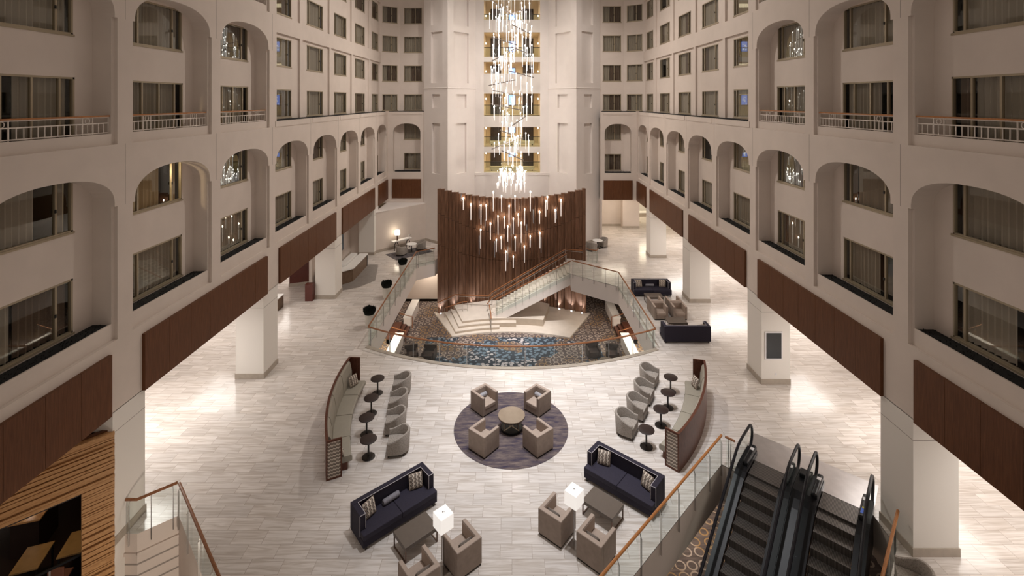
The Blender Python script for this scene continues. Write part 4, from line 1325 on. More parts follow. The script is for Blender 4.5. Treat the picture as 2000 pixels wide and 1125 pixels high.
def club_chair():
    t = thing('club_chair', '', 'armchair')
    w, dp, h, th = 0.41, 0.41, 0.78, 0.12
    MB().box(-w + .02, w - .02, -dp + .02, dp - .02, 0, 0.06).build('plinth', 'dark_metal', t)
    MB().box(-w, w, -dp, -dp + th + .02, 0.05, h).build('backrest', 'club_fabric', t, bevel=0.014)
    for s in (-1, 1):
        MB().box(*sorted((s * w, s * (w - th))), -dp + th + .021, dp, 0.05, h).build('armrest', 'club_fabric', t, bevel=0.014)
    MB().box(-w + th + .002, w - th - .002, -dp + th, dp - .015, 0.06, 0.27).build('seat_base', 'club_fabric', t)
    MB().box(-w + th + .004, w - th - .004, -dp + th + .022, dp + 0.0, 0.27, 0.42).build('seat_cushion', 'club_inner', t, bevel=0.03, seg=3)
    b = MB().box(-w + th + .002, w - th - .002, -dp + th + .02, -dp + th + .04, 0.40, h - 0.02)
    for s in (-1, 1): b.box(*sorted((s * (w - th), s * (w - th - .006))), -dp + th + .04, dp - .02, 0.3, h - .03)
    b.box(-w + .012, w - .012, -dp + .012, -dp + th + .008, h - .001, h + .004)
    for s in (-1, 1): b.box(*sorted((s * (w - .012), s * (w - th + .012))), -dp + th, dp - .012, h - .001, h + .004)
    b.build('lining', 'club_inner', t)
    return t
def bolster(L=0.46, r=0.09, mat='silver_fabric'):
    t = thing('bolster_cushion', '', 'cushion')
    prof = [(0.02, -L / 2 - .0), (r * 0.8, -L / 2), (r, -L / 2 + .03), (r, 0), (r, L / 2 - .03), (r * 0.8, L / 2), (0.02, L / 2)]
    m = MB(); m.lathe(prof, 18)
    m.v = [(z, x, y + r) for x, y, z in m.v]
    m.build('cover', mat, t, smooth=True)
    b = MB()
    for s in (-1, 1):
        b.tube([(s * L / 2, r * .82 * math.cos(a), r + r * .82 * math.sin(a)) for a in [2 * PI * i / 16 for i in range(16)]], 0.006, 5, closed=True)
    b.build('piping', mat, t, smooth=True)
    return t
def pillow_mesh(w, h, th, lean):
    """square scatter cushion standing on its lower edge, leaning back (towards -Y) by lean"""
    m = MB(); n = 10
    def pt(i, j, s):
        a = -1 + 2 * i / n; c = -1 + 2 * j / n
        pin = 1 - 0.06 * (a * a) * (c * c) * 1.0
        x = a * w / 2 * (1 - 0.07 * (1 - c * c)); z = c * h / 2 * (1 - 0.07 * (1 - a * a))
        y = s * th / 2 * (max(0, (1 - a ** 4) * (1 - c ** 4))) ** 0.55
        return x * pin, y, z * pin
    ca, sa = math.cos(lean), math.sin(lean)
    for s in (-1, 1):
        for i in range(n):
            for j in range(n):
                q = []
                for ii, jj in ((i, j), (i + 1, j), (i + 1, j + 1), (i, j + 1)):
                    x, y, z = pt(ii, jj, s)
                    z += h / 2
                    q.append((x, y * ca - z * sa, z * ca + y * sa))
                m.quad(*q)
    return m
def scatter_cushion(kind='chevron_cloth', w=0.46, h=0.46, th=0.16, lean=0.30):
    t = thing('scatter_cushion', '', 'cushion')
    m = pillow_mesh(w, h, th, lean)
    m.build('cover', kind, t, smooth=True, uv=lambda c: (c.z + 1.0, c.x + 1.0))
    ca, sa = math.cos(lean), math.sin(lean)
    pts = []
    for k in range(24):
        a = 2 * PI * k / 24
        cx_, cz_ = math.cos(a), math.sin(a)
        mx_ = max(abs(cx_), abs(cz_)); x = cx_ / mx_; z = cz_ / mx_
        e = 1 - 0.06 * x * x * z * z
        X = x * w / 2 * (1 - 0.07 * (1 - z * z)) * e; Z = z * h / 2 * (1 - 0.07 * (1 - x * x)) * e + h / 2
        pts.append((X, -Z * sa, Z * ca))
    MB().tube(pts, 0.006, 5, closed=True).build('piping', 'bronze_fabric' if kind != 'chevron_cloth' else 'club_inner', t, smooth=True)
    return t

CC = club_chair()
CHAIRS = [
    ((-1.05, 18.17, 0.018), 50, 'front left on the round rug', 'bolster'),
    ((0.97, 18.19, 0.018), 130, 'front right on the round rug', 'bolster'),
    ((-1.17, 20.48, 0.018), -47, 'far left on the round rug', 'bolster'),
    ((1.07, 20.46, 0.018), 227, 'far right on the round rug', 'bolster'),
    ((-1.42, 13.68, 0), 130, 'beside the left box floor lamp', 'flat'),
    ((-2.45, 12.85, 0), 130, 'at the bottom edge before the left coffee table', 'flat'),
    ((1.36, 14.66, 0), 51, 'behind the right box floor lamp', 'flat'),
    ((2.40, 13.86, 0), 49, 'between right coffee table and orange-railed glass', 'flat'),
    ((8.85, 29.22, 0), -90, 'far lounge, left one facing the viewer', None),
    ((9.98, 29.22, 0), -90, 'far lounge, right one facing the viewer', None),
    ((8.85, 30.08, 0), 90, 'far lounge, left one facing the far navy sofa', None),
    ((9.98, 30.08, 0), 90, 'far lounge, right one facing the far navy sofa', None),
]
BB = bolster(); FC = None
used_b = used_c = used_f = False
FLAT = None
for i, (loc, a, lab, cush) in enumerate(CHAIRS):
    label = 'taupe cube club chair, ' + lab
    if i == 0:
        CC.location = loc; CC.rotation_euler = (0, 0, deg(a)); CC['label'] = label; CC['group'] = 'taupe club chairs'
    else:
        dup(CC, loc, deg(a), label, 'taupe club chairs')
    th_ = math.radians(a); f = Vector((math.cos(th_), math.sin(th_)))
    if cush == 'bolster':
        p = (loc[0] - f.x * 0.15, loc[1] - f.y * 0.15, loc[2] + 0.425)
        lab2 = 'silver bolster on the club chair ' + lab
        if not used_b:
            used_b = True; BB.location = p; BB.rotation_euler = (0, 0, deg(a)); BB['label'] = lab2; BB['group'] = 'silver bolsters'
        else: dup(BB, p, deg(a), lab2, 'silver bolsters')
    elif cush == 'flat':
        p = (loc[0] - f.x * 0.145, loc[1] - f.y * 0.145, loc[2] + 0.425)
        lab2 = 'flat bronze cushion on the club chair ' + lab
        if FLAT is None:
            FLAT = scatter_cushion('bronze_fabric', 0.46, 0.35, 0.13, 0.12); FLAT.location = p; FLAT.rotation_euler = (0, 0, deg(a)); FLAT['label'] = lab2; FLAT['group'] = 'bronze cushions'
        else: dup(FLAT, p, deg(a), lab2, 'bronze cushions')

# round table on the rug
t = thing('round_table', 'round tan-topped low table with gold cross braces at the centre of the rug', 'table', (-0.02, 19.28, 0.018))
MB().lathe([(0.515, 0.50), (0.53, 0.505), (0.53, 0.545), (0.515, 0.55)], 56).build('tabletop', 'tan_top', t, smooth=True)
MB().lathe([(0.53, 0.48), (0.532, 0.505)], 56).build('rim', 'espresso', t)
MB().lathe([(0.43, 0.0), (0.43, 0.07), (0.42, 0.08)], 48).build('base', 'black_gloss', t, smooth=True)
for k in range(4):
    a = PI / 4 + k * PI / 2
    MB().bar((0.36 * math.cos(a), 0.36 * math.sin(a), 0.08), (0.36 * math.cos(a), 0.36 * math.sin(a), 0.50), 0.05, 0.03).build('leg', 'espresso', t)
for k in range(4):
    a0 = PI / 4 + k * PI / 2; a1 = a0 + PI / 2; r_ = 0.40
    b = MB()
    b.bar((r_ * math.cos(a0), r_ * math.sin(a0), 0.10), (r_ * math.cos(a1), r_ * math.sin(a1), 0.47), 0.024, 0.02)
    b.bar((r_ * math.cos(a1), r_ * math.sin(a1), 0.10), (r_ * math.cos(a0), r_ * math.sin(a0), 0.47), 0.024, 0.02)
    b.build('cross_brace', 'gold', t)

# navy sofas
def sofa(L=2.5):
    t = thing('sofa', '', 'sofa')
    w = L / 2; dp = 0.44; h = 0.88
    for x in (-w + .1, w - .1):
        for y in (-dp + .08, dp - .02):
            MB().box(x - .03, x + .03, y - .03, y + .03, 0, 0.10).build('leg', 'dark_metal', t)
    MB().box(-w, w, -dp, -dp + 0.17, 0.09, h).build('backrest', 'navy', t, bevel=0.012)
    for s in (-1, 1):
        MB().box(*sorted((s * w, s * (w - 0.17))), -dp + .171, dp - 0.19, 0.09, h).build('armrest', 'navy', t, bevel=0.012)
    MB().box(-w + .0, w - .0, dp - .189, dp + .03, 0.09, 0.29).build('apron', 'navy', t, bevel=0.01)
    MB().box(-w + .172, w - .172, -dp + .172, dp - .19, 0.09, 0.29).build('seat_deck', 'navy', t)
    for s in (-1, 1):
        b = MB(); x0, x1 = sorted((s * 0.004, s * (w - 0.174)))
        b.prism([(x0, -dp + .175), (x1, -dp + .175), (x1, dp - .185), (x1 + (0.17 if s > 0 else 0), dp - .185), (x1 + (0.17 if s > 0 else 0), dp + .05), (x0 - (0.17 if s < 0 else 0), dp + .05), (x0 - (0.17 if s < 0 else 0), dp - .185), (x0, dp - .185)], 0.292, 0.455)
        b.build('seat_cushion', 'navy_seat', t, bevel=0.022, seg=2)
    b = MB()
    z = h + .002; i_ = -dp + .175; e = dp - .19; xi = w - .174
    b.bar((-xi, i_, z), (xi, i_, z), .012, .012)
    for s in (-1, 1):
        b.bar((s * xi, i_, z), (s * xi, e, z), .012, .012)
        b.bar((s * xi, e + .002, z), (s * xi, e + .002, 0.455), .012, .012, up=(0, 1, 0))
        b.bar((s * w, e + .002, z), (s * w, e + .002, 0.29), .012, .012, up=(0, 1, 0))
        b.bar((s * xi, e + .002, z), (s * w, e + .002, z), .012, .012)
    b.build('piping', 'piping', t)
    return t
SF = sofa()
SOFAS = [((-3.66, 15.19), -48.5, 'navy sofa nearest the left banquette', ('l', 'b', 'r')),
         ((3.72, 16.22), 229, 'navy sofa along the orange-railed glass', ('l', 'r')),
         ((9.36, 32.75), -90, 'far navy sofa facing the viewer', ('l', 'b', 'r')),
         ((9.43, 26.52), 90, 'far navy sofa seen from behind', ('l', 'r'))]
CH = scatter_cushion(); fst = True
BO = None
for i, ((x, y), a, lab, cs) in enumerate(SOFAS):
    if i == 0:
        SF.location = (x, y, 0); SF.rotation_euler = (0, 0, deg(a)); SF['label'] = lab; SF['group'] = 'navy sofas'
    else: dup(SF, (x, y, 0), deg(a), lab, 'navy sofas')
    M = Matrix.Translation((x, y, 0)) @ Matrix.Rotation(deg(a), 4, 'Z')
    for c in cs:
        if c == 'b':
            p = M @ Vector((0.05, -0.15, 0.455))
            l2 = 'long grey bolster in the middle of the %s' % lab
            if BO is None:
                BO = bolster(0.55, 0.085, 'grey_fabric'); BO.location = p; BO.rotation_euler = (0, 0, deg(a) + 0.05); BO['label'] = l2; BO['group'] = 'grey sofa bolsters'
            else: dup(BO, p, deg(a), l2, 'grey sofa bolsters')
        else:
            s = -1 if c == 'l' else 1
            p = M @ Vector((s * 0.78, -0.03, 0.455))
            l2 = 'chevron-patterned cushion at the %s arm of the %s' % ({-1: 'inner', 1: 'outer'}[s] if False else ('one' if s < 0 else 'other'), lab)
            # name the arm by where it lies
            wx = p[0]
            other = (M @ Vector((-s * 0.78, -0.03, 0.455)))[0]
            l2 = '%s chevron cushion on the %s' % ('left-hand' if wx < other else 'right-hand', lab)
            rz = deg(a) + s * 0.28
            if fst:
                fst = False; CH.location = p; CH.rotation_euler = (0, 0, rz); CH['label'] = l2; CH['group'] = 'chevron cushions'
            else: dup(CH, p, rz, l2, 'chevron cushions')

# coffee tables
def coffee_table():
    t = thing('coffee_table', '', 'table')
    MB().box(-.54, .54, -.36, .36, 0.34, 0.45).build('tabletop', 'brown_top', t, bevel=0.006)
    for x in (-.515, .515):
        for y in (-.335, .335):
            MB().box(x - .016, x + .016, y - .016, y + .016, 0, 0.34).build('leg', 'rail_bronze', t)
        MB().box(x - .016, x + .016, -.319, .319, 0, 0.03).build('runner', 'rail_bronze', t)
    return t
CT = coffee_table()
for i, (x, y, a, lab) in enumerate(((-2.82, 14.26, -49, 'before the left navy sofa'), (2.84, 15.22, 229, 'before the navy sofa at the orange-railed railing'),
                                    (9.15, 31.42, 90, 'before the far navy sofa facing the viewer'), (9.4, 27.85, 90, 'before the far navy sofa seen from behind'))):
    l2 = 'dark brown rectangular coffee table ' + lab
    if i == 0: CT.location = (x, y, 0); CT.rotation_euler = (0, 0, deg(a)); CT['label'] = l2; CT['group'] = 'coffee tables'
    else: dup(CT, (x, y, 0), deg(a), l2, 'coffee tables')

# box floor lamps
def floor_lamp():
    t = thing('floor_lamp', '', 'lamp')
    MB().box(-.14, .14, -.14, .14, 0, 0.02).build('base', 'chrome', t)
    MB().box(-.02, .02, -.02, .02, 0.02, 1.35).build('pole', 'chrome', t)
    b = MB()
    x = .205
    b.box(-x, x, -x, x, 1.22, 1.62)
    b.build('lamp_shade', 'lamp_shade', t, bevel=0.004)
    MB().lathe([(0.03, 1.62), (0.03, 1.64), (0.01, 1.65)], 12).build('finial', 'chrome', t)
    return t
FL = floor_lamp()
FL.location = (-1.9, 13.45, 0); FL.rotation_euler = (0, 0, deg(-49)); FL['label'] = 'box-shaded floor lamp between the left coffee table and a club chair'; FL['group'] = 'box floor lamps'
dup(FL, (1.82, 14.24, 0), deg(229), 'box-shaded floor lamp at the corner of the right coffee table', 'box floor lamps')

# curved banquettes
def banquette(p0, p1, sag, side, lab):
    """arc from p0 (near) to p1 (far) bulging outward; side=+1 bulges left of p0->p1"""
    t = thing('curved_banquette', lab, 'banquette', (p0[0], p0[1], 0), 0, 'curved banquettes')
    pts, cen, R = arc_pts((0, 0), (p1[0] - p0[0], p1[1] - p0[1]), sag, 24, side)
    def P(i, d, z):
        v = (pts[i] - cen).normalized()
        q = cen + v * (R - d); return (q.x, q.y, z)
    def sweep(i0, i1, prof):
        m = MB(); n = len(prof)
        rings = []
        for i in range(i0, i1 + 1):
            rings.append([P(i, d, z) for d, z in prof])
        for A, B in zip(rings, rings[1:]): m.strip(A, B, closed=True)
        m.quad(*rings[0]); m.quad(*rings[-1])
        return m
    sweep(0, 24, [(0, 0), (0.05, 0), (0.05, 1.32), (0, 1.32)]).build('back_panel', 'banquette_wood', t)
    sweep(0, 24, [(-0.008, 1.321), (0.085, 1.321), (0.085, 1.355), (-0.008, 1.355)]).build('cap_rail', 'banquette_wood', t)
    sweep(1, 23, [(0.12, 0.0), (0.74, 0.0), (0.74, 0.27), (0.12, 0.27)]).build('base', 'banquette_wood', t)
    for k in range(4):
        i0, i1 = (0 + k * 6, 6 + k * 6)
        a = 1 if k == 0 else i0; e = 23 if k == 3 else i1
        sweep(a, e, [(0.052, 0.45), (0.26, 0.45), (0.24, 0.9), (0.17, 1.24), (0.12, 1.31), (0.052, 1.31)]).build('back_cushion', 'olive_leather', t, bevel=0.012)
        sweep(a, e, [(0.06, 0.272), (0.86, 0.272), (0.88, 0.31), (0.88, 0.42), (0.84, 0.46), (0.10, 0.46)]).build('seat_cushion', 'olive_leather', t, bevel=0.012)
    for i, sgn in ((0, -1), (24, 1)):
        tang = (pts[1] - pts[0]).normalized() if i == 0 else (pts[24] - pts[23]).normalized()
        inw = (cen - pts[i]).normalized()
        ang = math.atan2(inw.y, inw.x)
        M = Matrix.Translation((pts[i].x, pts[i].y, 0)) @ Matrix.Rotation(ang, 4, 'Z')
        # local x: inward from the back, local y: along the arc
        sy_ = 1 if (Matrix.Rotation(ang, 2) @ Vector((0, 1))).dot(tang) > 0 else -1
        o = sgn * sy_
        b = MB()
        y0, y1 = sorted((0, o * 0.05))
        b.box(0.0, 0.05, y0, y1, 0, 1.355, M); b.box(0.47, 0.52, y0, y1, 0, 1.355, M); b.box(0.05, 0.47, y0, y1, 1.29, 1.355, M); b.box(0.05, 0.47, y0, y1, 0, 0.06, M)
        yy0, yy1 = sorted((o * 0.0, o * 0.012)); b.box(0.05, 0.47, yy0, yy1, 0.06, 1.29, M)
        ep = b.build('end_panel', 'banquette_wood', t)
        q = MB(); yk = o * 0.03
        q.box(0.05, 0.47, *sorted((o * 0.012, o * 0.034)), 0.06, 1.29)
        Mi = M.inverted()
        q.v = [tuple(M @ Vector(p)) for p in q.v]
        q.build('pattern_inset', 'chevron_cloth', ep, uv=lambda c: ((Mi @ c).x + 1.0, (Mi @ c).z + 1.0))
    def at(i, d): v = P(i, d, 0); return (v[0] + p0[0], v[1] + p0[1])
    ang = lambda i: math.atan2((cen - pts[i]).y, (cen - pts[i]).x)
    return at, ang
atL, angL = banquette((-6.37, 16.65), (-7.42, 22.1), 0.36, 1, 'olive leather curved banquette with chevron end panel, bulging toward the left columns')
atR, angR = banquette((5.86, 17.02), (8.66, 21.8), 0.36, -1, 'olive leather curved banquette with chevron end panel, bulging toward the right columns')
for at, an, nm in ((atL, angL, 'left'), (atR, angR, 'right')):
    for i, w_ in ((21, 'far'), (2, 'near')):
        p = at(i, 0.52)
        dup(CH, (p[0], p[1], 0.46), an(i) - PI / 2 + (0.5 if (w_ == 'far') == (nm == 'left') else -0.5) * (-1 if nm == 'left' else -1) * 1.0, 'chevron cushion at the %s end of the banquette nearest the %s columns' % (w_, nm), 'chevron cushions')

# pedestal tables and tub chairs
def pedestal():
    t = thing('pedestal_table', '', 'table')
    MB().lathe([(0.28, 0.635), (0.30, 0.64), (0.30, 0.66), (0.29, 0.665)], 40).build('tabletop', 'espresso', t, smooth=True)
    MB().lathe([(0.04, 0.03), (0.035, 0.05), (0.035, 0.635)], 16).build('pole', 'dark_metal', t, smooth=True)
    MB().lathe([(0.235, 0.0), (0.235, 0.012), (0.20, 0.025), (0.05, 0.04)], 40).build('base', 'dark_metal', t, smooth=True)
    return t
PT = pedestal(); k0 = True
SEQ = ['nearest', 'second nearest', 'third nearest', 'farthest']
for nm, pts in (('left', [(-5.24, 17.76), (-5.67, 18.97), (-5.85, 20.23), (-5.98, 21.64)]), ('right', [(5.05, 18.28), (5.96, 19.48), (6.6, 20.6), (7.09, 21.74)])):
    for i, (x, y) in enumerate(pts):
        l2 = 'dark round pedestal table in the %s banquette row, %s of four' % (nm, SEQ[i])
        if k0: k0 = False; PT.location = (x, y, 0); PT['label'] = l2; PT['group'] = 'pedestal tables'
        else: dup(PT, (x, y, 0), 0, l2, 'pedestal tables')

def tub_chair():
    t = thing('tub_chair', '', 'armchair')
    # shell path in plan, front is +Y
    path = []
    for i in range(4): path.append((0.36, 0.36 - i * 0.11, 0.0))
    for i in range(13):
        a = PI * i / 12; path.append((0.36 * math.cos(a), 0.0 - 0.36 * math.sin(a), 0))
    for i in range(4): path.append((-0.36, 0.03 + i * 0.11, 0))
    n = len(path); m = MB(); rings = []
    for i, (x, y, _) in enumerate(path):
        px, py, _ = path[max(i - 1, 0)]; qx, qy, _ = path[min(i + 1, n - 1)]
        d = Vector((qx - px, qy - py)).normalized(); nr = Vector((d.y, -d.x))
        if nr.dot(Vector((x, y + 0.0))) < 0: nr = -nr
        back = max(0.0, min(1.0, (0.30 - y) / 0.60)); f = back * back * (3 - 2 * back)
        h = 0.60 + 0.20 * f; flare = 0.035
        inner = Vector((x, y)) - nr * 0.04; outer = Vector((x, y)) + nr * 0.04
        o2 = outer + nr * flare; i2 = inner + nr * flare * 0.6
        rings.append([(inner.x, inner.y, 0.12), (outer.x, outer.y, 0.12), (o2.x, o2.y, h - 0.03), (o2.x - nr.x * .02, o2.y - nr.y * .02, h), (i2.x + nr.x * .015, i2.y + nr.y * .015, h), (i2.x, i2.y, h - 0.03)])
    for A, B in zip(rings, rings[1:]): m.strip(A, B, closed=True)
    m.quad(*rings[0]); m.quad(*rings[-1])
    m.build('shell', 'tub_fabric', t, smooth=True)
    D_ = [(0.318, 0.37), (0.318, 0.0)] + [(0.318 * math.cos(a), -0.318 * math.sin(a)) for a in [PI * i / 12 for i in range(1, 12)]] + [(-0.318, 0.0), (-0.318, 0.37)]
    MB().prism(D_, 0.12, 0.30).build('seat_base', 'tub_fabric', t)
    MB().prism(D_, 0.302, 0.43).build('seat_cushion', 'tub_fabric', t, bevel=0.02)
    MB().prism([(x * 1.08, y * 1.05 - 0.01) for x, y in D_], 0.075, 0.12).build('plinth', 'dark_metal', t)
    for x in (-0.28, 0.28):
        for y in (-0.22, 0.33): MB().box(x - .022, x + .022, y - .022, y + .022, 0, 0.08).build('leg', 'dark_metal', t)
    return t
TC = tub_chair()
TUBS = []
for i, (x, y) in enumerate(((-4.22, 18.06), (-4.6, 19.2), (-4.79, 20.42), (-4.92, 21.68))):
    TUBS.append((x, y, 188, 'in the left row facing the banquette, %s of four' % SEQ[i]))
for i, (x, y) in enumerate(((4.47, 19.05), (5.16, 20.1), (5.73, 21.15), (6.3, 22.37))):
    TUBS.append((x, y, -31, 'in the right row facing the banquette, %s of four' % SEQ[i]))
TUBS += [(-9.36, 40.95, 70, 'on the grey rug, its back turned'), (-7.95, 42.55, 200, 'on the grey rug, facing the white table'),
         (8.12, 43.35, 215, 'outer one at the table right of the slat wall'), (6.85, 42.25, 45, 'half hidden behind the slat wall edge'),
         (10.55, 12.75, 150, 'at the foot of the near right column')]
for i, (x, y, a, lab) in enumerate(TUBS):
    l2 = 'speckled taupe tub chair ' + lab
    z = 0.0 if i not in (8, 9) else 0.012
    if i == 0: TC.location = (x, y, z); TC.rotation_euler = (0, 0, deg(a)); TC['label'] = l2; TC['group'] = 'taupe tub chairs'
    else: dup(TC, (x, y, z), deg(a), l2, 'taupe tub chairs')

def cafe_table(loc, lab):
    t = thing('cafe_table', lab, 'table', loc, 0, 'white round tables')
    MB().lathe([(0.42, 0.66), (0.45, 0.67), (0.45, 0.69), (0.44, 0.70)], 40).build('tabletop', 'white_top', t, smooth=True)
    MB().lathe([(0.05, 0.03), (0.045, 0.66)], 16).build('pole', 'dark_metal', t, smooth=True)
    MB().lathe([(0.28, 0), (0.28, 0.012), (0.06, 0.035)], 32).build('base', 'dark_metal', t, smooth=True)
cafe_table((-8.65, 41.85, 0.012), 'white round table between two tub chairs by the console')
cafe_table((7.55, 42.95, 0), 'white round table between two tub chairs right of the slat wall')
t = thing('area_rug', 'grey rectangular rug under the two tub chairs by the console', 'rug', (-8.75, 41.55, 0), math.atan2(3.9, 3.72) if False else 0.72)
MB().box(-1.75, 1.75, -1.0, 1.0, 0, 0.012).build('pile', 'grey_rug', t)
# console, lamp, ornament
t = thing('console_table', 'white-topped console table with curved dark legs against the canted wall', 'console', (-9.72, 42.78, 0), math.atan2(3.9, 3.72))
MB().box(-0.95, 0.95, -0.22, 0.22, 0.76, 0.84).build('tabletop', 'white_top', t, bevel=0.01)
for x in (-0.6, 0.6):
    b = MB()
    for s in (-1, 1):
        b.tube([(x + s * 0.06, -0.12, 0.76), (x + s * 0.10, -0.12, 0.62), (x + s * 0.18, -0.12, 0.5), (x + s * 0.2, -0.12, 0.0)], 0.035, 8)
    b.build('leg', 'dark_metal', t, smooth=True)
t = thing('table_lamp', 'glowing white table lamp with dark column base on the console', 'lamp', (-10.0, 42.42, 0.84))
MB().lathe([(0.09, 0), (0.09, 0.03), (0.065, 0.04), (0.065, 0.48)], 16).build('base', 'rail_bronze', t, smooth=True)
MB().lathe([(0.22, 0.50), (0.22, 0.86)], 32).build('shade', 'table_lamp_shade', t, smooth=True)
t = thing('ornament', 'small shiny silver ornament beside the lamp on the console', 'ornament', (-9.15, 43.32, 0.84))
MB().lathe([(0.05, 0), (0.05, 0.01), (0.015, 0.03), (0.015, 0.12), (0.09, 0.18), (0.06, 0.26), (0.01, 0.30)], 14).build('body', 'chrome', t, smooth=True)
MB().tube([(0.09 * math.cos(a), 0.0, 0.2 + 0.09 * math.sin(a)) for a in [2 * PI * i / 16 for i in range(16)]], 0.012, 6, closed=True).build('ring', 'chrome', t, smooth=True)

# planters
def planter():
    t = thing('potted_plant', '', 'plant')
    MB().lathe([(0.20, 0), (0.22, 0.02), (0.30, 0.72), (0.31, 0.75), (0.28, 0.75), (0.27, 0.70)], 32).build('pot', 'pot', t, smooth=True)
    m = MB(); rr = random.Random(4)
    for i in range(420):
        a = rr.uniform(0, 2 * PI); r_ = 0.30 * math.sqrt(rr.random()); x, y = r_ * math.cos(a), r_ * math.sin(a)
        h = rr.uniform(0.3, 0.48) * (1.0 - 0.12 * (r_ / 0.3) ** 2); lx = x * 1.18 + rr.uniform(-.02, .02); ly = y * 1.18 + rr.uniform(-.02, .02)
        x *= 0.85; y *= 0.85
        c, s = math.cos(a + 1.57) * 0.02, math.sin(a + 1.57) * 0.02
        m.quad((x - c, y - s, 0.68), (x + c, y + s, 0.68), (lx + c * 1.4, ly + s * 1.4, 0.72 + h * .7), (lx, ly, 0.75 + h), (lx - c * 1.4, ly - s * 1.4, 0.72 + h * .7))
    m.lathe([(0.25, 0.6), (0.27, 0.75), (0.29, 0.98), (0.1, 1.0)], 20)
    m.build('foliage', 'leaf', t)
    return t
PP = planter()
for i, (x, y, lab) in enumerate(((-8.2, 28.0, 'nearest of three along the glass'), (-8.25, 32.05, 'middle of three along the glass'), (-8.2, 36.5, 'farthest of three along the glass'))):
    l2 = 'dark spiky plant in white pot, ' + lab
    if i == 0: PP.location = (x, y, 0); PP['label'] = l2; PP['group'] = 'potted plants'
    else: dup(PP, (x, y, 0), 0.7 * i, l2, 'potted plants')

# reception desk, painting, aisle pieces
t = thing('reception_desk', 'long brown reception desk with two-tier white counter in the left aisle', 'desk', (-12.2, 36.0, 0))
poly = [(-0.75, -2.6), (-0.3, -2.15), (0.75, -1.0), (0.80, 2.2), (0.15, 2.2), (0.10, -0.6), (-1.3, -2.3)]
def inset(pl, k):
    c = Vector((-0.3, -0.2)); return [((x - c.x) * k + c.x, (y - c.y) * k + c.y) for x, y in pl]
MB().prism(poly, 0.0, 0.92).build('front', 'desk_wood', t)
MB().prism([(-0.8, -2.68), (-0.28, -2.2), (0.82, -1.04), (0.87, 2.3), (0.2, 2.3), (0.15, -0.65), (-1.3, -2.4)], 0.92, 0.99).build('counter', 'white_top', t)
b = MB(); b.prism([(-1.3, -2.2), (0.1, -0.55), (0.12, 2.0), (-0.35, 2.0), (-0.4, -0.3), (-1.4, -1.5)], 0.0, 1.12); b.build('upper_counter', 'white_top', t)
MB().box(0.62, 0.8, 2.3, 2.42, 0, 0.9).build('end_panel', 'espresso', t)
b = MB(); b.prism([(-13.4, 32.3), (-10.7, 33.9), (-9.9, 35.2), (-10.6, 38.6), (-12.2, 38.6), (-12.6, 36), (-13.6, 34)], 0.0, 0.006)
struct(b.build(trim_name(), 'dark_tile'), 'darker grey tile inlay in front of the reception desk')
t = thing('painting', 'tall dark blue abstract painting on the wall behind the reception desk', 'painting', (-13.68, 38.6, 1.0))
MB().box(-0.02, 0.05, -0.75, 0.75, 0, 1.9).build('canvas', 'art_blue', t)
MB().box(-0.03, 0.03, -0.78, 0.78, -0.03, 1.93).build('frame', 'dark_metal', t)
b = MB(); b.box(-15.6, -13.75, 33.9, 34.1, 0.25, 3.6, Matrix.Identity(4))
t = thing('red_wood_partition', 'dark red-brown wood partition at the back of the left aisle', 'partition', (-14.75, 34.4, 0), 0.35)
MB().box(-0.9, 1.1, -0.08, 0.08, 0.22, 3.4).build('panel', 'red_wood', t); MB().box(-0.95, 1.1, -0.1, 0.1, 0, 0.22).build('plinth', 'skirting_stone', t)
t = thing('red_wood_cabinet', 'narrow dark red-brown cabinet beside the second left column', 'cabinet', (-13.15, 31.75, 0))
MB().box(-0.28, 0.2, -0.2, 0.2, 0, 1.05).build('body', 'red_wood', t); MB().box(-0.29, 0.21, -0.21, 0.21, 1.05, 1.08).build('top', 'red_wood', t)
t = thing('side_cabinet', 'small brown cabinet with white top beyond the second left column', 'cabinet', (-14.8, 30.4, 0))
MB().box(-0.35, 0.35, -0.35, 0.35, 0, 0.75).build('body', 'desk_wood', t); MB().box(-0.38, 0.38, -0.38, 0.38, 0.75, 0.8).build('top', 'white_top', t)

# dark screen on the second right column
p = W(1, 22.75, 0.0, 0)
t = thing('display_screen', 'dark portrait display screen in a white frame on the second right column', 'screen', (11.45 + 0.55, p[1] - 0.004, 1.18))
MB().box(-0.40, 0.40, -0.03, 0.0, -0.04, 1.24).build('bezel', 'white_frame', t, bevel=0.006)
MB().box(-0.345, 0.345, -0.036, -0.029, 0.02, 1.18).build('display', 'screen_off', t)
t = thing('power_socket', 'small white socket plate below the dark display screen', 'socket', (12.1, p[1] - 0.004, 0.42))
MB().box(-0.04, 0.04, -0.008, 0.0, 0, 0.09).build('plate', 'white_frame', t); MB().box(-0.02, 0.02, -0.011, -0.008, 0.03, 0.06).build('cover', 'white_top', t)
t = thing('floor_socket', 'square metal floor socket beside the orange-railed glass railing', 'socket', (2.75, 13.0, 0), 0.78)
MB().box(-0.09, 0.09, -0.12, 0.12, 0, 0.008).build('plate', 'steel', t); MB().lathe([(0.035, 0.008), (0.03, 0.012)], 16).build('ring', 'dark_metal', t)

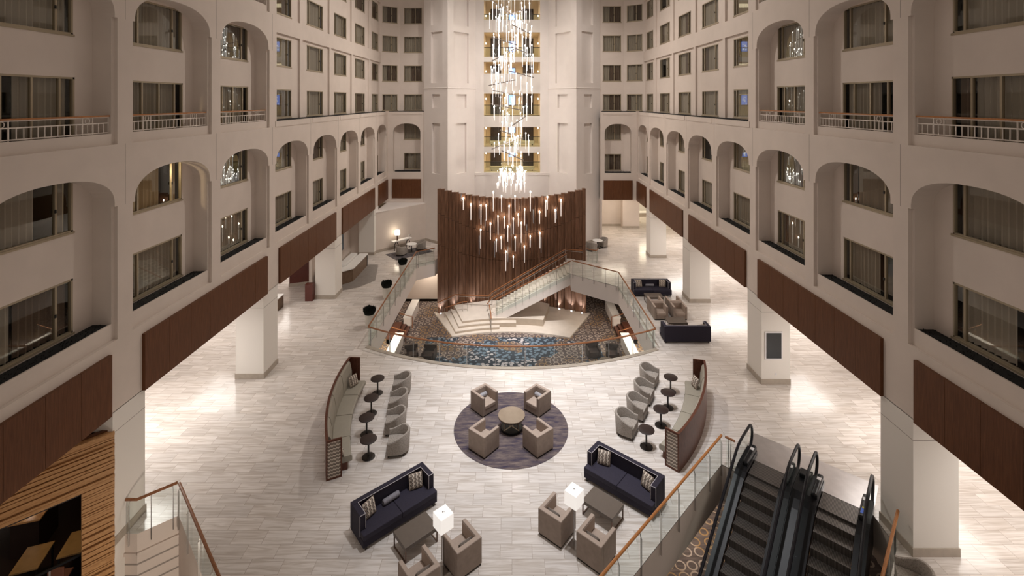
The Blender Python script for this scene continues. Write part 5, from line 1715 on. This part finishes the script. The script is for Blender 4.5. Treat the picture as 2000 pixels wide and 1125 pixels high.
# dark armchairs and tables of the sunken lounge
def lounge_chair():
    t = thing('lounge_chair', '', 'armchair')
    MB().box(-.44, .44, -.42, -.24, 0.08, 0.84).build('backrest', 'lobby_dark', t, bevel=0.03)
    for s in (-1, 1): MB().box(*sorted((s * .44, s * .31)), -.24, .42, 0.08, 0.62).build('armrest', 'lobby_dark', t, bevel=0.03)
    MB().box(-.305, .305, -.24, .42, 0.08, 0.44).build('seat', 'lobby_dark', t, bevel=0.03)
    for x in (-.38, .38):
        for y in (-.36, .36): MB().box(x - .03, x + .03, y - .03, y + .03, 0, 0.09).build('leg', 'dark_metal', t)
    return t
LC = lounge_chair()
for i, (x, y, a, lab) in enumerate(((-6.75, 32.6, -75, 'on the carpet by the left low wall, outer one'), (-5.55, 32.6, -95, 'on the carpet by the left low wall, inner one'),
                                    (5.5, 33.0, -85, 'on the carpet by the right low wall, inner one'), (6.75, 32.7, -100, 'on the carpet by the right low wall, outer one'))):
    l2 = 'dark square lounge chair ' + lab
    if i == 0: LC.location = (x, y, -4.3); LC.rotation_euler = (0, 0, deg(a)); LC['label'] = l2; LC['group'] = 'dark lounge chairs'
    else: dup(LC, (x, y, -4.3), deg(a), l2, 'dark lounge chairs')
for sx, nm in ((-1, 'left'), (1, 'right')):
    t = thing('lounge_table', 'round brown table between the dark lounge chairs on the %s' % nm, 'table', (sx * 6.1, 31.35, -4.3), 0, 'round tables of the sunken lounge')
    MB().lathe([(0.48, 0.50), (0.5, 0.51), (0.5, 0.54), (0.48, 0.55)], 40).build('tabletop', 'brown_top', t, smooth=True)
    MB().lathe([(0.3, 0), (0.3, 0.03), (0.06, 0.06), (0.06, 0.5)], 24).build('pedestal', 'dark_metal', t, smooth=True)

# ================================================================== ESCALATORS
MESC = Matrix(((ESC_N.x, ESC_A.x, 0, ESC_O.x), (ESC_N.y, ESC_A.y, 0, ESC_O.y), (0, 0, 1, 0), (0, 0, 0, 1)))
EANG = math.atan2(ESC_N.y, ESC_N.x)
# local frame: x = across (n), y = -s (so that it stays right-handed), z up
def path_z(s):
    # height of the step line at distance s from the comb
    s0, s1 = 0.55, 1.35
    k = math.tan(math.radians(30))
    if s <= s0: return 0.0
    if s >= s1: return -k * (s - (s0 + s1) / 2)
    return -k * (s - s0) ** 2 / (2 * (s1 - s0))
SEND = 8.2
def escalator(n0, lab):
    t = thing('escalator', lab, 'escalator', (esc_pt(n0, 0).x, esc_pt(n0, 0).y, 0), EANG, 'escalators')
    L = lambda x, s, z: (x, -s, z)
    # moving steps
    b = MB(); st = 0.40; N = int(SEND / st)
    for i in range(N):
        s0 = i * st; z = path_z(s0 + st * 0.5) + 0.004; zn = path_z(s0 + st * 1.5) + 0.004
        b.quad(L(0, s0, z), L(1.0, s0, z), L(1.0, s0 + st, z), L(0, s0 + st, z))
        b.quad(L(0, s0 + st, z), L(1.0, s0 + st, z), L(1.0, s0 + st, zn), L(0, s0 + st, zn))
    b.build('steps', 'step_metal', t)
    MB().box(0.0, 1.0, 0.0, 0.9, -0.12, 0.012).build('comb_plate', 'escalator_comb', t)
    ss = [-0.35 + 0.22 * i for i in range(int((SEND + 0.35) / 0.22) + 1)]
    for x, sg in ((-0.02, -1), (1.02, 1)):
        # skirt and deck, black
        b = MB()
        A = [L(x, s, path_z(s) - 0.10) for s in ss]; B = [L(x, s, path_z(s) + 0.16) for s in ss]
        C = [L(x + sg * 0.33, s, path_z(s) + 0.20) for s in ss]; Dd = [L(x + sg * 0.33, s, path_z(s) - 1.0) for s in ss]
        b.strip(A, B); b.strip(B, C); b.strip(C, Dd)
        b.quad(A[0], B[0], C[0], (C[0][0], C[0][1], -0.1))
        b.build('deck', 'black_gloss', t)
        # inner cap: black moulded end of the deck
        b = MB()
        xs = sorted((x + sg * 0.02, x + sg * 0.20))
        b.box(xs[0], xs[1], -0.75, 0.42, 0.0, 0.30)
        cpt_ = b.build('inlet_cap', 'black_gloss', t, bevel=0.06, seg=3)
        MB().box(xs[0] + .03, xs[1] - .03, 0.05, 0.2, 0.30, 0.304).build('notice_label', 'white_frame', cpt_)
        # glass balustrade
        xg = x + sg * 0.26
        sg_ = [s for s in ss if s >= -0.3]
        lo = [L(xg, s, path_z(s) + 0.18) for s in sg_]; hi = [L(xg, s, path_z(s) + 0.92) for s in sg_]
        g = MB(); g.strip(lo, hi)
        # rounded glass end
        pts = [L(xg, -0.3 - 0.30 * math.sin(a), 0.55 - 0.37 * math.cos(a)) for a in [PI * i / 10 for i in range(11)]]
        g.quad(*pts)
        g.build('glass_balustrade', 'rail_glass', t)
        # handrail loop
        loop = [L(xg, 0.1, 0.13)] + [L(xg, -0.3 - 0.36 * math.sin(a), 0.55 - 0.42 * math.cos(a)) for a in [PI * i / 12 for i in range(13)]]
        loop += [L(xg, s, path_z(s) + 0.97) for s in ss if s > 0.0]
        hr = MB(); hr.tube(loop, 0.048, 8)
        hr.build('handrail', 'rubber', t, smooth=True)
    return t
E1 = escalator(0.0, 'escalator beside the orange-railed glass railing')
E2 = escalator(2.1, 'escalator nearer the near right column')
for nm, n0 in (('', 0.0), ('', 2.1)): pass
b = MB(); b.v = []
for n0, n1 in ((-0.45, 1.38), (1.38, 1.72), (1.72, 3.45)):
    P = [esc_pt(n0, -1.55), esc_pt(n1, -1.55), esc_pt(n1, -0.02), esc_pt(n0, -0.02)]
    b.quad(*[(p.x, p.y, 0.006) for p in P])
struct(b.build(trim_name(), 'escalator_comb'), 'brushed steel landing plate at the head of the escalators')
b = MB()
P = [esc_pt(1.37, -0.5), esc_pt(1.73, -0.5), esc_pt(1.73, 8), esc_pt(1.37, 8)]
zz = [0.22, 0.22, path_z(8) + 0.1, path_z(8) + 0.1]
t = thing('centre_cladding', 'glossy black cladding between the two escalators', 'cladding', (esc_pt(1.55, 0).x, esc_pt(1.55, 0).y, 0), EANG)
b = MB(); ss = [-0.45 + 0.3 * i for i in range(29)]
b.strip([(-0.19, -s, path_z(s) + 0.195) for s in ss], [(0.19, -s, path_z(s) + 0.195) for s in ss])
b.strip([(-0.19, -s, path_z(s) + 0.195) for s in ss], [(-0.19, -s, path_z(s) - 0.9) for s in ss]); b.strip([(0.19, -s, path_z(s) + 0.195) for s in ss], [(0.19, -s, path_z(s) - 0.9) for s in ss])
b.quad((-0.19, 0.45, 0), (0.19, 0.45, 0), (0.19, 0.45, 0.2), (-0.19, 0.45, 0.2))
b.build('cover', 'black_gloss', t)
MB().box(-0.12, 0.12, -0.1, 0.25, 0.195, 0.34).build('raised_cap', 'black_gloss', t, bevel=0.03)
MB().box(-0.05, 0.05, 0.30, 0.40, 0.196, 0.205).build('warning_sticker', 'sticker_yellow', t)
t = thing('safety_sticker', 'small blue safety sticker on the outer escalator deck', 'sticker', (esc_pt(3.23, 0.48).x, esc_pt(3.23, 0.48).y, 0.302), EANG)
MB().box(-0.05, 0.05, -0.12, 0.12, 0.0, 0.004).build('sheet', 'sticker_blue', t); MB().box(-0.03, 0.03, 0.13, 0.2, 0.0, 0.004).build('strip', 'sticker_yellow', t)

# ================================================================== RESTAURANT FRONT, lower left
S0 = Vector((-11.66, 14.25)); RA = math.atan2(-1, -1)
MR = Matrix.Translation((S0.x, S0.y, 0)) @ Matrix.Rotation(RA, 4, 'Z')    # local x runs along the front toward the viewer's left
t = thing('slatted_screen_wall', 'golden ribbed timber front of the restaurant with a wide opening', 'wooden front', (S0.x, S0.y, -4.3), RA)
b = MB(); rr = random.Random(21)
z = -4.3
while z < 3.38:
    h = rr.choice((0.05, 0.07, 0.09, 0.12)); dd = rr.choice((0.0, 0.03, 0.06))
    if -1.0 < z < 1.86:
        b.box(0, 0.72, -0.0, 0.12 + dd, z + 4.3, z + 4.3 + h * 0.8); b.box(4.2, 5.0, 0.0, 0.12 + dd, z + 4.3, z + 4.3 + h * 0.8)
    else:
        b.box(0, 5.0, 0.0, 0.12 + dd, z + 4.3, z + 4.3 + h * 0.8)
    z += h
b.build('timber_rib', 'golden_wood', t)
MB().box(-0.02, 5.0, -0.12, -0.001, 7.66, 7.72).build('top_board', 'panel_wood', t)
b = MB()
b.box(0, 0.72, -0.06, 0.0, 0, 7.68); b.box(0.72, 4.2, -0.06, 0.0, 6.16, 7.68); b.box(0, 5, -.06, 0, 0, 3.3)
b.build('backing', 'espresso', t)
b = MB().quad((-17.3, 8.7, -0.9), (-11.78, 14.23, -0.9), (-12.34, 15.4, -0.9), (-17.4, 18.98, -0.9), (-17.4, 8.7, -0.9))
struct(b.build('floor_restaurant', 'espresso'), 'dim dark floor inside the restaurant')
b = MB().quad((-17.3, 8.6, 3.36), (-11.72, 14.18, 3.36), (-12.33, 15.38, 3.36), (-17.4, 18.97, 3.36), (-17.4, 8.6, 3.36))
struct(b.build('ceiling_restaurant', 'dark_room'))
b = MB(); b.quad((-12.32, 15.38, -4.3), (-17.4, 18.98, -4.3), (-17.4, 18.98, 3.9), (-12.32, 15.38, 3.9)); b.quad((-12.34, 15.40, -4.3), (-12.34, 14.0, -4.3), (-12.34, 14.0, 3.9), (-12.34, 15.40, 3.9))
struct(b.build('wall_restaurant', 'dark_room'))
for i, (x, y, a) in enumerate(((-13.8, 14.0, 0.35), (-12.95, 14.5, 0.35))):
    t = thing('dining_table', 'oak dining table inside the restaurant opening, %s' % ('the inner one' if i else 'the outer one'), 'table', (x, y, -0.9), a, 'oak dining tables')
    MB().box(-0.32, 0.32, -0.45, 0.45, 0.72, 0.76).build('tabletop', 'table_oak', t)
    for sx in (-.28, .28):
        for sy2 in (-.4, .4): MB().box(sx - .02, sx + .02, sy2 - .02, sy2 + .02, 0, 0.72).build('leg', 'black_gloss', t)
CHR = None
for i, (x, y, a, lab) in enumerate(((-13.75, 13.25, 100, 'before the outer oak table'), (-13.2, 13.45, 100, 'between the two oak tables'), (-12.78, 13.78, 100, 'before the inner oak table'))):
    l2 = 'rust leather dining chair ' + lab
    if CHR is None:
        t = CHR = thing('dining_chair', l2, 'chair', (x, y, -0.9), deg(a), 'rust dining chairs')
        MB().box(-.2, .2, -.2, .2, 0.42, 0.48).build('seat', 'rust_leather', t, bevel=0.015); MB().box(-.2, .2, -.22, -.17, 0.48, 0.85).build('backrest', 'rust_leather', t, bevel=0.015)
        for x_ in (-.17, .17):
            for y_ in (-.17, .17): MB().box(x_ - .015, x_ + .015, y_ - .015, y_ + .015, 0, 0.42).build('leg', 'black_gloss', t)
    else: dup(CHR, (x, y, -0.9), deg(a), l2, 'rust dining chairs')
t = thing('service_counter', 'dark counter with a golden wood top inside the restaurant', 'counter', (-15.0, 15.3, -0.9), 0.3)
MB().box(-.35, .35, -.5, .5, 0, 1.05).build('body', 'espresso', t); MB().box(-.4, .4, -.55, .55, 1.05, 1.1).build('top', 'golden_wood', t)
t = thing('counter_lamp', 'small bright glass lamp on the restaurant counter', 'lamp', (-14.95, 15.1, 0.2))
MB().lathe([(0.06, 0), (0.07, 0.02), (0.05, 0.05), (0.02, 0.06)], 12).build('base', 'gold', t, smooth=True); MB().lathe([(0.02, 0.06), (0.05, 0.1), (0.045, 0.2), (0.03, 0.24)], 12).build('globe', 'cool_bulb', t, smooth=True)
t = thing('restaurant_railing', 'black railing with slim posts across the restaurant opening', 'railing', (-12.64, 13.44, -0.9), RA)
b = MB(); 
MB().box(-0.9, 1.6, 0.0, 0.05, 1.0, 1.05).build('rail', 'black_gloss', t)
for x in (-0.85, 0.1, 0.9, 1.55): MB().box(x - .02, x + .02, 0.005, 0.045, 0, 1.0).build('post', 'steel', t)
